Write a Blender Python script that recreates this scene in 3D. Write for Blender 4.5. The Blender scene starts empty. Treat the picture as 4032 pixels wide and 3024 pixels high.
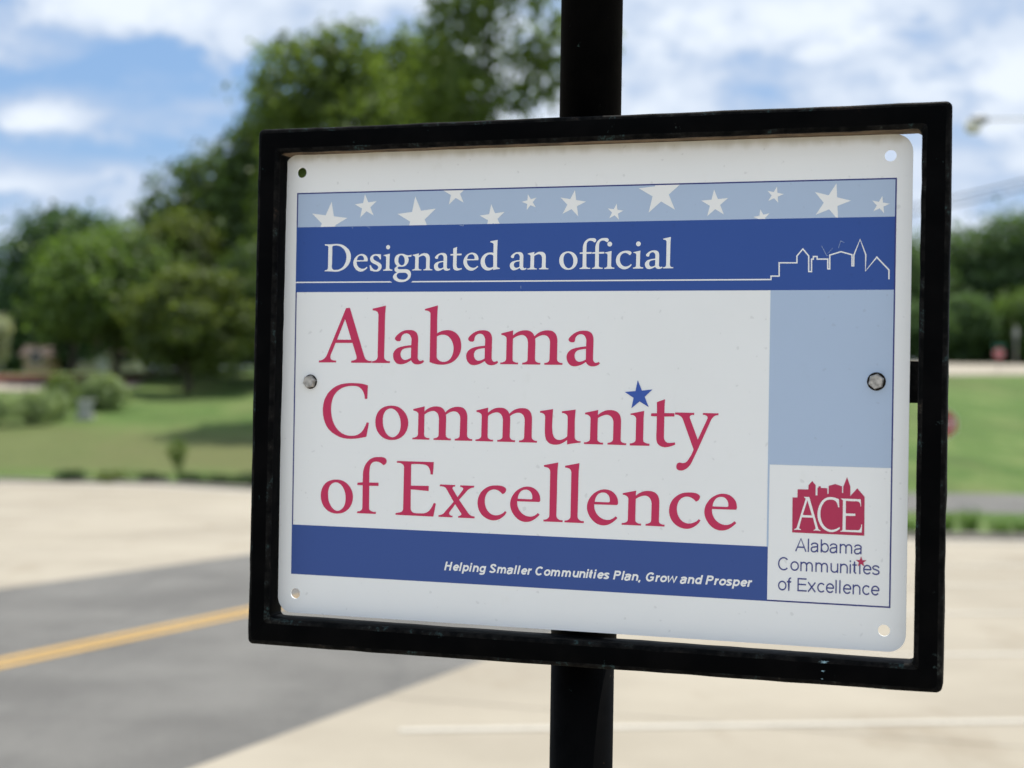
import bpy, math, random
import numpy as np
from mathutils import Vector, Matrix, noise
from mathutils.geometry import tessellate_polygon

random.seed(7)
RNG = np.random.default_rng(11)
scene = bpy.context.scene
COL = scene.collection

# ------------------------------------------------------------------ camera
cam_data = bpy.data.cameras.new('camera')
cam = bpy.data.objects.new('camera', cam_data)
COL.objects.link(cam)
R = Matrix(((0.99987562, 0.01577159, 0.0), (-0.0000273, 0.00173141, 0.9999985), (0.01577157, -0.99987412, 0.00173163)))
cx, cy_, cz = Vector(R.col[0]), Vector(R.col[1]), Vector(R.col[2])
m = Matrix((cx, -cy_, -cz)).transposed().to_4x4()
m.translation = Vector((0, 0, 1.75))
cam.matrix_world = m
cam_data.sensor_fit = 'HORIZONTAL'
cam_data.sensor_width = 36.0
cam_data.lens = 54.03
cam_data.clip_start = 0.05
cam_data.clip_end = 4000.0
cam_data.dof.use_dof = True
cam_data.dof.focus_distance = 1.44
cam_data.dof.aperture_fstop = 5.0
scene.camera = cam

# ------------------------------------------------------------------ sun, sky, exposure
SUN_DIR = Vector((0.13, 0.38, 0.915)).normalized()
EL = math.asin(SUN_DIR.z)
AZ = math.atan2(SUN_DIR.x, SUN_DIR.y)
sun_data = bpy.data.lights.new('sun', 'SUN')
sun_data.energy = 3.6
sun_data.angle = math.radians(0.5)
sun_data.color = (1.0, 0.95, 0.86)
sun = bpy.data.objects.new('sun', sun_data)
sun.rotation_euler = SUN_DIR.to_track_quat('Z', 'Y').to_euler()
sun.location = (20, 20, 60)
COL.objects.link(sun)

world = bpy.data.worlds.new('World')
scene.world = world
world.use_nodes = True


class NT:
    """Small helper for building node trees."""
    def __init__(self, tree):
        self.t = tree
        tree.nodes.clear()

    def n(self, typ, **kw):
        nd = self.t.nodes.new(typ)
        for k, v in kw.items():
            setattr(nd, k, v)
        return nd

    def put(self, sock, val):
        if isinstance(val, bpy.types.NodeSocket):
            self.t.links.new(val, sock)
        elif val is not None:
            sock.default_value = val

    def math(self, op, a, b=None, c=None, clamp=False):
        nd = self.n('ShaderNodeMath', operation=op)
        nd.use_clamp = clamp
        self.put(nd.inputs[0], a)
        if b is not None:
            self.put(nd.inputs[1], b)
        if c is not None:
            self.put(nd.inputs[2], c)
        return nd.outputs[0]

    def noise(self, vec, scale, detail=3.0, rough=0.5, dim='3D', distort=0.0):
        nd = self.n('ShaderNodeTexNoise', noise_dimensions=dim)
        self.put(nd.inputs['Vector'], vec)
        nd.inputs['Scale'].default_value = scale
        nd.inputs['Detail'].default_value = detail
        nd.inputs['Roughness'].default_value = rough
        nd.inputs['Distortion'].default_value = distort
        return nd.outputs['Fac']

    def ramp(self, fac, lo, hi):
        nd = self.n('ShaderNodeMapRange', interpolation_type='SMOOTHSTEP')
        self.put(nd.inputs['Value'], fac)
        nd.inputs['From Min'].default_value = lo
        nd.inputs['From Max'].default_value = hi
        return nd.outputs['Result']

    def mix(self, fac, a, b, mode='MIX'):
        nd = self.n('ShaderNodeMix', data_type='RGBA', blend_type=mode)
        self.put(nd.inputs[0], fac)
        for s, v in ((nd.inputs[6], a), (nd.inputs[7], b)):
            if isinstance(v, tuple) and len(v) == 3:
                v = (*v, 1.0)
            self.put(s, v)
        return nd.outputs[2]

    def mapping(self, vec, scale=(1, 1, 1), loc=(0, 0, 0)):
        nd = self.n('ShaderNodeMapping')
        self.put(nd.inputs['Vector'], vec)
        nd.inputs['Scale'].default_value = scale
        nd.inputs['Location'].default_value = loc
        return nd.outputs['Vector']


def build_sky():
    w = NT(world.node_tree)
    out = w.n('ShaderNodeOutputWorld')
    bg = w.n('ShaderNodeBackground')
    bg.inputs['Strength'].default_value = 0.1
    w.t.links.new(bg.outputs[0], out.inputs['Surface'])
    sky = w.n('ShaderNodeTexSky', sky_type='NISHITA')
    sky.sun_disc = False
    sky.sun_elevation = EL
    sky.sun_rotation = AZ
    sky.air_density = 1.0
    sky.dust_density = 0.6
    sky.ozone_density = 1.4
    tc = w.n('ShaderNodeTexCoord')
    d = tc.outputs['Generated']
    sep = w.n('ShaderNodeSeparateXYZ')
    w.t.links.new(d, sep.inputs[0])
    az = w.math('ARCTAN2', sep.outputs[0], sep.outputs[1])
    el = w.math('ARCSINE', sep.outputs[2])
    # clouds: layered noise, flatter towards the horizon
    vec = w.mapping(d, (1.0, 1.0, 1.7), (0.35, 0.1, 0.0))
    n1 = w.noise(vec, 15.0, 7.0, 0.58, distort=0.2)
    n2 = w.noise(vec, 2.2, 2.0, 0.5)
    warp = w.math('MULTIPLY', w.math('SUBTRACT', n1, 0.5), 0.15)
    base = w.math('ADD', w.math('MULTIPLY', n1, 0.70), w.math('MULTIPLY', n2, 0.30))
    dens = w.math('MULTIPLY', w.math('SUBTRACT', base, 0.42), 4.4)
    # the main cloud banks of the day: azimuth, elevation, half widths, weight
    banks = [(-0.27, 0.165, 0.16, 0.085, -0.42), (0.15, 0.16, 0.26, 0.08, -0.14),  # wide negative banks hold down the added cover in view
             (-0.243, 0.236, 0.0452, 0.0136, 0.55), (-0.204, 0.215, 0.0452, 0.0136, 0.35), (-0.177, 0.24, 0.0361, 0.0181, 0.35), (-0.297, 0.202, 0.0151, 0.0151, 0.25), (-0.326, 0.2, 0.012, 0.0078, 0.45), 
             (-0.268, 0.222, 0.0181, 0.009, 0.3), (-0.292, 0.164, 0.0166, 0.0078, 0.95), (-0.32, 0.156, 0.0151, 0.0054, 0.75), (-0.3, 0.123, 0.0211, 0.0066, 0.35), (-0.262, 0.162, 0.0241, 0.0066, 0.25), 
             (-0.253, 0.127, 0.0151, 0.0066, 0.55), (-0.315, 0.12, 0.0181, 0.006, 0.3), (-0.234, 0.203, 0.0271, 0.0066, -0.75), (-0.183, 0.193, 0.0271, 0.0078, -0.75), (-0.315, 0.239, 0.0181, 0.0084, -0.85), 
             (-0.327, 0.179, 0.012, 0.006, -0.3), (-0.297, 0.185, 0.0331, 0.0042, -0.45), (-0.207, 0.185, 0.0211, 0.0042, -0.2), (-0.234, 0.148, 0.0331, 0.0048, -0.3), (-0.264, 0.142, 0.0422, 0.0036, -0.25), 
             (0.146, 0.236, 0.0361, 0.0105, 0.45), (0.215, 0.243, 0.0331, 0.0105, 0.55), (0.257, 0.234, 0.0181, 0.009, 0.3), (0.314, 0.199, 0.0211, 0.0151, 0.75), (0.113, 0.22, 0.0181, 0.0066, 0.35), 
             (0.179, 0.209, 0.0271, 0.0048, -0.25), (0.089, 0.244, 0.0181, 0.009, -0.15), (0.299, 0.157, 0.0271, 0.0042, -0.3), (0.305, 0.136, 0.0181, 0.0054, -0.25), (0.314, 0.166, 0.0211, 0.0054, 0.35), 
             (0.239, 0.198, 0.0241, 0.0048, -0.2)]
    for a, e, ra, re, wt in banks:
        da = w.math('DIVIDE', w.math('ADD', w.math('SUBTRACT', az, a), warp), ra)
        de = w.math('DIVIDE', w.math('ADD', w.math('SUBTRACT', el, e), w.math('MULTIPLY', warp, 0.35)), re)
        r2 = w.math('ADD', w.math('MULTIPLY', da, da), w.math('MULTIPLY', de, de))
        g = w.math('EXPONENT', w.math('MULTIPLY', r2, -0.6))
        dens = w.math('ADD', dens, w.math('MULTIPLY', g, wt))
    # extra cloud cover over the whole sky, added to brighten the sign plate
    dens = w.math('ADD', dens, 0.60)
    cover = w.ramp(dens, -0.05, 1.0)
    bright = w.ramp(dens, 0.5, 1.6)
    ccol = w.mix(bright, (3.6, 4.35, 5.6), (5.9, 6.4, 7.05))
    blue = w.mix(0.7, sky.outputs[0], (1.4, 2.6, 4.7))
    col = w.mix(cover, blue, ccol)
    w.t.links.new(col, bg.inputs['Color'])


build_sky()
vs = scene.view_settings
scene.display_settings.display_device = 'sRGB'
vs.view_transform = 'Standard'
vs.look = 'None'
vs.gamma = 1.0
vs.use_curve_mapping = False
vs.exposure = 0.60
scene.cycles.use_denoising = True
scene.cycles.max_bounces = 6
scene.cycles.diffuse_bounces = 3
scene.cycles.transmission_bounces = 4
scene.cycles.use_adaptive_sampling = True
scene.cycles.adaptive_threshold = 0.02


# ------------------------------------------------------------------ helpers
def tag(o, label=None, cat=None, group=None, kind=None):
    if label:
        o['label'] = label
    if cat:
        o['category'] = cat
    if group:
        o['group'] = group
    if kind:
        o['kind'] = kind
    return o


def empty(name, loc=(0, 0, 0), rz=0.0):
    o = bpy.data.objects.new(name, None)
    o.empty_display_size = 0.2
    o.location = loc
    o.rotation_euler = (0, 0, rz)
    COL.objects.link(o)
    return o


def mesh_obj(name, verts, faces, mats, parent=None, midx=None, smooth=False):
    me = bpy.data.meshes.new(name)
    me.from_pydata([tuple(v) for v in verts], [], faces)
    if not isinstance(mats, (list, tuple)):
        mats = [mats]
    for mt in mats:
        me.materials.append(mt)
    if midx is not None:
        me.polygons.foreach_set('material_index', midx)
    if smooth:
        me.polygons.foreach_set('use_smooth', [True] * len(me.polygons))
    me.update()
    o = bpy.data.objects.new(name, me)
    COL.objects.link(o)
    if parent:
        o.parent = parent
    return o


class MB:
    """Collects primitives into one mesh."""
    def __init__(self):
        self.v, self.f = [], []

    def add(self, vs_, fs_):
        b = len(self.v)
        self.v += [tuple(p) for p in vs_]
        self.f += [tuple(i + b for i in f) for f in fs_]

    def box(self, x0, x1, y0, y1, z0, z1):
        v = [(x, y, z) for z in (z0, z1) for y in (y0, y1) for x in (x0, x1)]
        self.add(v, [(0, 2, 3, 1), (4, 5, 7, 6), (0, 1, 5, 4), (2, 6, 7, 3), (0, 4, 6, 2), (1, 3, 7, 5)])

    def tube(self, pts, radii, n=12, caps=True):
        rings = []
        pts = [Vector(p) for p in pts]
        if not isinstance(radii, (list, tuple)):
            radii = [radii] * len(pts)
        b = len(self.v)
        for i, p in enumerate(pts):
            t = (pts[min(i + 1, len(pts) - 1)] - pts[max(i - 1, 0)]).normalized()
            a = t.orthogonal().normalized() if i == 0 else (rings[-1] - t * rings[-1].dot(t)).normalized()
            rings.append(a)
            bb = t.cross(a)
            for k in range(n):
                th = 2 * math.pi * k / n
                self.v.append(tuple(p + (a * math.cos(th) + bb * math.sin(th)) * radii[i]))
        for i in range(len(pts) - 1):
            for k in range(n):
                k2 = (k + 1) % n
                self.f.append((b + i * n + k, b + i * n + k2, b + (i + 1) * n + k2, b + (i + 1) * n + k))
        if caps:
            self.f.append(tuple(b + k for k in reversed(range(n))))
            self.f.append(tuple(b + (len(pts) - 1) * n + k for k in range(n)))

    def ball(self, c, r, sz=1.0, n=12, m_=8):
        b = len(self.v)
        for i in range(m_ + 1):
            ph = math.pi * i / m_
            for k in range(n):
                th = 2 * math.pi * k / n
                self.v.append((c[0] + r * math.sin(ph) * math.cos(th), c[1] + r * math.sin(ph) * math.sin(th), c[2] + r * sz * math.cos(ph)))
        for i in range(m_):
            for k in range(n):
                k2 = (k + 1) % n
                self.f.append((b + i * n + k, b + (i + 1) * n + k, b + (i + 1) * n + k2, b + i * n + k2))

    def build(self, name, mats, parent=None, smooth=False):
        return mesh_obj(name, self.v, self.f, mats, parent, smooth=smooth)


# ------------------------------------------------------------------ materials
def base_mat(name, rough=0.6, spec=0.5, metallic=0.0):
    mt = bpy.data.materials.new(name)
    mt.use_nodes = True
    t = NT(mt.node_tree)
    out = t.n('ShaderNodeOutputMaterial')
    bs = t.n('ShaderNodeBsdfPrincipled')
    bs.inputs['Roughness'].default_value = rough
    bs.inputs['Metallic'].default_value = metallic
    bs.inputs['Specular IOR Level'].default_value = spec
    t.t.links.new(bs.outputs[0], out.inputs['Surface'])
    return mt, t, bs


def plain(name, col, rough=0.6, spec=0.5, metallic=0.0, var=0.12, scale=6.0):
    mt, t, bs = base_mat(name, rough, spec, metallic)
    tc = t.n('ShaderNodeTexCoord')
    f = t.noise(tc.outputs['Object'], scale, 4.0)
    c = t.mix(t.ramp(f, 0.3, 0.7), tuple(x * (1 - var) for x in col), tuple(min(1, x * (1 + var)) for x in col))
    t.put(bs.inputs['Base Color'], c)
    return mt


def bump(t, bs, fac, strength, dist):
    b = t.n('ShaderNodeBump')
    b.inputs['Strength'].default_value = strength
    b.inputs['Distance'].default_value = dist
    t.put(b.inputs['Height'], fac)
    t.put(bs.inputs['Normal'], b.outputs['Normal'])


def mat_print(name, col, rough=0.42, dirt=0.25):
    """Printed vinyl on the plate: fine specks, faint horizontal print lines, grime and painted shade below the top edge."""
    mt, t, bs = base_mat(name, rough, 0.35)
    tc = t.n('ShaderNodeTexCoord')
    o = tc.outputs['Object']
    sp = t.ramp(t.noise(o, 150.0, 1.0, 0.4), 0.70, 0.76)
    big = t.noise(o, 9.0, 4.0, 0.6)
    lines = t.noise(t.mapping(o, (6, 6, 620)), 1.0, 2.0, 0.6)
    smear = t.ramp(t.noise(t.mapping(o, (34, 34, 20)), 1.0, 4.0, 0.6), 0.62, 0.80)
    c = t.mix(t.math('MULTIPLY', sp, dirt * 1.1), (*col,), tuple(x * 0.45 for x in col))
    c = t.mix(t.math('MULTIPLY', smear, dirt), c, tuple(x * 0.78 * y for x, y in zip(col, (1.0, 0.98, 0.92))))
    c = t.mix(t.math('MULTIPLY', lines, 0.05), c, tuple(x * 0.7 for x in col))
    c = t.mix(t.math('MULTIPLY', t.ramp(big, 0.35, 0.75), 0.10), c, tuple(x * 0.8 for x in col))
    sep = t.n('ShaderNodeSeparateXYZ')
    t.t.links.new(o, sep.inputs[0])
    # grime and painted shade of the top tube, over the plate's top few millimetres
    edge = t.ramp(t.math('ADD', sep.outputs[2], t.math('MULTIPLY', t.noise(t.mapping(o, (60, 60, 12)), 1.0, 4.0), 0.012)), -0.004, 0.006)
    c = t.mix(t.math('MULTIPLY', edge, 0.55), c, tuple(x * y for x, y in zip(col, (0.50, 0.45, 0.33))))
    t.put(bs.inputs['Base Color'], c)
    bump(t, bs, t.noise(o, 160.0, 3.0), 0.05, 0.0004)
    return mt


def mat_black(name, worn):
    mt, t, bs = base_mat(name, 0.62, 0.03)
    tc = t.n('ShaderNodeTexCoord')
    o = tc.outputs['Object']
    n1 = t.noise(o, 70.0, 6.0, 0.65)
    n2 = t.noise(o, 420.0, 3.0, 0.6)
    n3 = t.noise(t.mapping(o, (1, 1, 1), (3, 1, 7)), 16.0, 3.0, 0.6)
    lo, hi = (0.555, 0.63) if worn else (0.665, 0.70)
    chips = t.math('MULTIPLY', t.ramp(n1, lo, hi), t.ramp(n2, 0.42, 0.62))
    chipc = t.mix(t.ramp(n3, 0.50, 0.66), (0.030, 0.052, 0.052), (0.045, 0.028, 0.018))
    basec = t.mix(t.ramp(n3, 0.4, 0.65), (0.0008, 0.0010, 0.0013), (0.0022, 0.0022, 0.0024))
    if worn:
        basec = t.mix(t.ramp(n1, 0.38, 0.6), (0.0025, 0.0028, 0.003), (0.011, 0.0105, 0.010))
    c = t.mix(t.math('MULTIPLY', chips, 0.9), basec, chipc)
    t.put(bs.inputs['Base Color'], c)
    r = t.math('ADD', t.math('MULTIPLY', n1, 0.3), 0.45)
    t.put(bs.inputs['Roughness'], r)
    bump(t, bs, t.math('ADD', n1, t.math('MULTIPLY', chips, -0.4)), 0.4, 0.0008)
    return mt


def mat_leaf(name, dark, light, trans=0.35):
    mt = bpy.data.materials.new(name)
    mt.use_nodes = True
    t = NT(mt.node_tree)
    out = t.n('ShaderNodeOutputMaterial')
    geo = t.n('ShaderNodeNewGeometry')
    tc = t.n('ShaderNodeTexCoord')
    f = t.noise(tc.outputs['Object'], 0.55, 3.0, 0.6)
    r = geo.outputs['Random Per Island']
    fac = t.math('ADD', t.math('MULTIPLY', t.ramp(f, 0.35, 0.65), 0.6), t.math('MULTIPLY', r, 0.4), clamp=True)
    c = t.mix(fac, dark, light)
    d = t.n('ShaderNodeBsdfDiffuse')
    tr = t.n('ShaderNodeBsdfTranslucent')
    g = t.n('ShaderNodeBsdfGlossy')
    g.inputs['Roughness'].default_value = 0.5
    g.inputs['Color'].default_value = (0.5, 0.55, 0.5, 1)
    t.put(d.inputs['Color'], c)
    t.put(tr.inputs['Color'], t.mix(0.5, c, tuple(min(1, x * y) for x, y in zip(light, (1.5, 1.7, 0.7)))))
    m1 = t.n('ShaderNodeMixShader')
    m1.inputs[0].default_value = trans
    t.t.links.new(d.outputs[0], m1.inputs[1])
    t.t.links.new(tr.outputs[0], m1.inputs[2])
    m2 = t.n('ShaderNodeMixShader')
    m2.inputs[0].default_value = 0.04
    t.t.links.new(m1.outputs[0], m2.inputs[1])
    t.t.links.new(g.outputs[0], m2.inputs[2])
    t.t.links.new(m2.outputs[0], out.inputs['Surface'])
    return mt


def mat_ground():
    mt, t, bs = base_mat('mown_grass', 0.9, 0.15)
    tc = t.n('ShaderNodeTexCoord')
    o = tc.outputs['Object']
    sep = t.n('ShaderNodeSeparateXYZ')
    t.t.links.new(o, sep.inputs[0])
    n_big = t.noise(t.mapping(o, (0.06, 0.12, 0.1)), 1.0, 4.0, 0.55)
    n_mid = t.noise(o, 0.7, 4.0, 0.6)
    n_fine = t.noise(o, 9.0, 5.0, 0.7)
    green = t.mix(t.ramp(n_fine, 0.3, 0.7), (0.046, 0.098, 0.018), (0.105, 0.172, 0.040))
    patch = t.noise(t.mapping(o, (0.35, 0.16, 0.2), (9, 3, 1)), 1.0, 5.0, 0.65)
    green = t.mix(t.math('MULTIPLY', t.ramp(patch, 0.46, 0.66), 0.6), green, (0.155, 0.205, 0.065))
    green = t.mix(t.math('MULTIPLY', t.math('SUBTRACT', 1.0, t.ramp(patch, 0.30, 0.46)), 0.6), green, (0.038, 0.078, 0.018))
    dry = t.mix(t.ramp(n_fine, 0.3, 0.7), (0.082, 0.100, 0.032), (0.145, 0.152, 0.060))
    # the thin dry turf grows low on the left slope, above the kerb
    wob = t.math('MULTIPLY', t.math('SUBTRACT', n_mid, 0.5), 10.0)
    yy = t.math('ADD', sep.outputs[1], wob)
    band = t.math('MULTIPLY', t.ramp(yy, 49.5, 54.0), t.math('SUBTRACT', 1.0, t.ramp(yy, 62.0, 70.0)))
    band = t.math('MULTIPLY', band, t.math('SUBTRACT', 1.0, t.ramp(sep.outputs[0], 0.0, 8.0)))
    streak = t.ramp(t.noise(t.mapping(o, (0.22, 0.05, 0.1), (5, 1, 0)), 1.0, 4.0, 0.6), 0.48, 0.70)
    f = t.math('ADD', t.math('MULTIPLY', band, 0.75), t.math('ADD', t.math('MULTIPLY', t.ramp(n_big, 0.45, 0.65), 0.35), t.math('MULTIPLY', streak, 0.4)), clamp=True)
    t.put(bs.inputs['Base Color'], t.mix(f, green, dry))
    bump(t, bs, n_fine, 0.6, 0.05)
    return mt


def mat_concrete(name, a, b):
    mt, t, bs = base_mat(name, 0.88, 0.25)
    tc = t.n('ShaderNodeTexCoord')
    geo = t.n('ShaderNodeNewGeometry')
    oi = t.n('ShaderNodeObjectInfo')
    o = geo.outputs['Position']
    n1 = t.noise(o, 0.5, 5.0, 0.6)
    n2 = t.noise(o, 14.0, 5.0, 0.7)
    st = t.ramp(t.noise(t.mapping(o, (1.3, 0.5, 1), (4, 2, 0)), 1.0, 5.0, 0.6), 0.56, 0.74)
    c = t.mix(t.ramp(n1, 0.3, 0.7), a, b)
    c = t.mix(t.math('MULTIPLY', n2, 0.22), c, tuple(x * 0.7 for x in a))
    c = t.mix(t.math('MULTIPLY', st, 0.5), c, tuple(x * y for x, y in zip(a, (0.72, 0.66, 0.58))))
    c = t.mix(t.math('MULTIPLY', oi.outputs['Random'], 0.22), c, tuple(x * y for x, y in zip(a, (0.86, 0.84, 0.80))))
    t.put(bs.inputs['Base Color'], c)
    bump(t, bs, n2, 0.3, 0.004)
    return mt


def mat_asphalt():
    mt, t, bs = base_mat('worn_asphalt', 0.85, 0.3)
    geo = t.n('ShaderNodeNewGeometry')
    o = geo.outputs['Position']
    n1 = t.noise(o, 0.8, 5.0, 0.6)
    n2 = t.noise(o, 90.0, 3.0, 0.7)
    n3 = t.noise(t.mapping(o, (2.0, 0.25, 1)), 1.0, 4.0, 0.6)
    c = t.mix(t.ramp(n1, 0.3, 0.7), (0.092, 0.089, 0.083), (0.140, 0.136, 0.126))
    c = t.mix(t.math('MULTIPLY', t.ramp(n3, 0.50, 0.72), 0.5), c, (0.066, 0.065, 0.062))
    c = t.mix(t.math('MULTIPLY', t.ramp(n2, 0.45, 0.7), 0.35), c, (0.32, 0.31, 0.29))
    t.put(bs.inputs['Base Color'], c)
    bump(t, bs, n2, 0.5, 0.004)
    return mt


def mat_paint(name, col):
    mt, t, bs = base_mat(name, 0.7, 0.3)
    geo = t.n('ShaderNodeNewGeometry')
    o = geo.outputs['Position']
    n1 = t.ramp(t.noise(o, 22.0, 6.0, 0.7), 0.50, 0.72)
    c = t.mix(t.math('MULTIPLY', n1, 0.55), col, tuple(x * 0.55 for x in col))
    t.put(bs.inputs['Base Color'], c)
    return mt


def mat_bark():
    mt, t, bs = base_mat('bark', 0.9, 0.2)
    tc = t.n('ShaderNodeTexCoord')
    f = t.noise(t.mapping(tc.outputs['Object'], (6, 6, 1.2)), 1.0, 5.0, 0.65)
    t.put(bs.inputs['Base Color'], t.mix(t.ramp(f, 0.3, 0.7), (0.035, 0.028, 0.020), (0.12, 0.10, 0.078)))
    bump(t, bs, f, 0.8, 0.03)
    return mt


WHITE = mat_print('white_vinyl', (0.92, 0.935, 0.925), dirt=0.2)
M_NAVY = mat_print('navy_print', (0.028, 0.036, 0.20))
M_BLUE = mat_print('royal_blue_print', (0.028, 0.086, 0.345), dirt=0.12)
M_BLUE2 = mat_print('sheen_blue_print', (0.040, 0.090, 0.315), dirt=0.12)  # the header's blue with its glossy sheen mixed into the colour
M_PALE = mat_print('pale_blue_print', (0.46, 0.575, 0.745), dirt=0.14)
M_WHITEP = mat_print('white_print', (0.93, 0.935, 0.915), dirt=0.08)
M_RED = mat_print('crimson_print', (0.60, 0.030, 0.112), dirt=0.08)
M_MAROON = mat_print('maroon_print', (0.50, 0.032, 0.100), dirt=0.08)
M_STARB = mat_print('star_blue_print', (0.040, 0.105, 0.44), dirt=0.08)
M_TEXT = mat_print('indigo_print', (0.050, 0.060, 0.24), dirt=0.08)
M_BLACK = mat_black('black_enamel', False)
M_WORN = mat_black('flaking_black_enamel', True)
M_STEEL = plain('galvanised_steel', (0.42, 0.40, 0.37), 0.45, 0.5, 0.6, var=0.35, scale=220.0)
M_RING = plain('dark_ring', (0.02, 0.016, 0.014), 0.8, 0.2)
M_GRASS = mat_ground()
M_CONC = mat_concrete('pale_concrete', (0.315, 0.280, 0.222), (0.395, 0.355, 0.285))
M_JOINT = mat_concrete('joint_filler', (0.22, 0.20, 0.17), (0.27, 0.25, 0.21))
M_KERB = mat_concrete('kerb_concrete', (0.36, 0.33, 0.28), (0.44, 0.41, 0.35))
M_ASPH = mat_asphalt()
M_YEL = mat_paint('yellow_road_paint', (0.50, 0.31, 0.085))
M_LINE = mat_paint('white_road_paint', (0.48, 0.45, 0.39))
M_BARK = mat_bark()
M_LEAF = {
    'blue': mat_leaf('blue_green_leaves', (0.0251, 0.0538, 0.025), (0.1056, 0.1716, 0.073), 0.35),
    'mid': mat_leaf('mid_green_leaves', (0.0457, 0.0789, 0.0182), (0.1583, 0.2356, 0.0574), 0.45),
    'olive': mat_leaf('olive_leaves', (0.0314, 0.0508, 0.0125), (0.1615, 0.198, 0.0505), 0.45),
    'dark': mat_leaf('dark_leaves', (0.0126, 0.0313, 0.0107), (0.0546, 0.0898, 0.0274), 0.35),
    'deep': mat_leaf('deep_green_leaves', (0.0229, 0.0416, 0.0137), (0.1056, 0.157, 0.0458), 0.40),
    'big': mat_leaf('summer_leaves', (0.0314, 0.0534, 0.0112), (0.1502, 0.2008, 0.0456), 0.50),
    'pale': mat_leaf('pale_blossom', (0.25, 0.28, 0.16), (0.60, 0.60, 0.45), 0.30),
    'sage': mat_leaf('sage_leaves', (0.10, 0.14, 0.06), (0.36, 0.43, 0.23), 0.35),
    'lime': mat_leaf('lime_leaves', (0.07, 0.12, 0.025), (0.16, 0.22, 0.05), 0.35),
    'far': mat_leaf('far_leaves', (0.0359, 0.0684, 0.0286), (0.1304, 0.2046, 0.073), 0.40),
}
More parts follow.
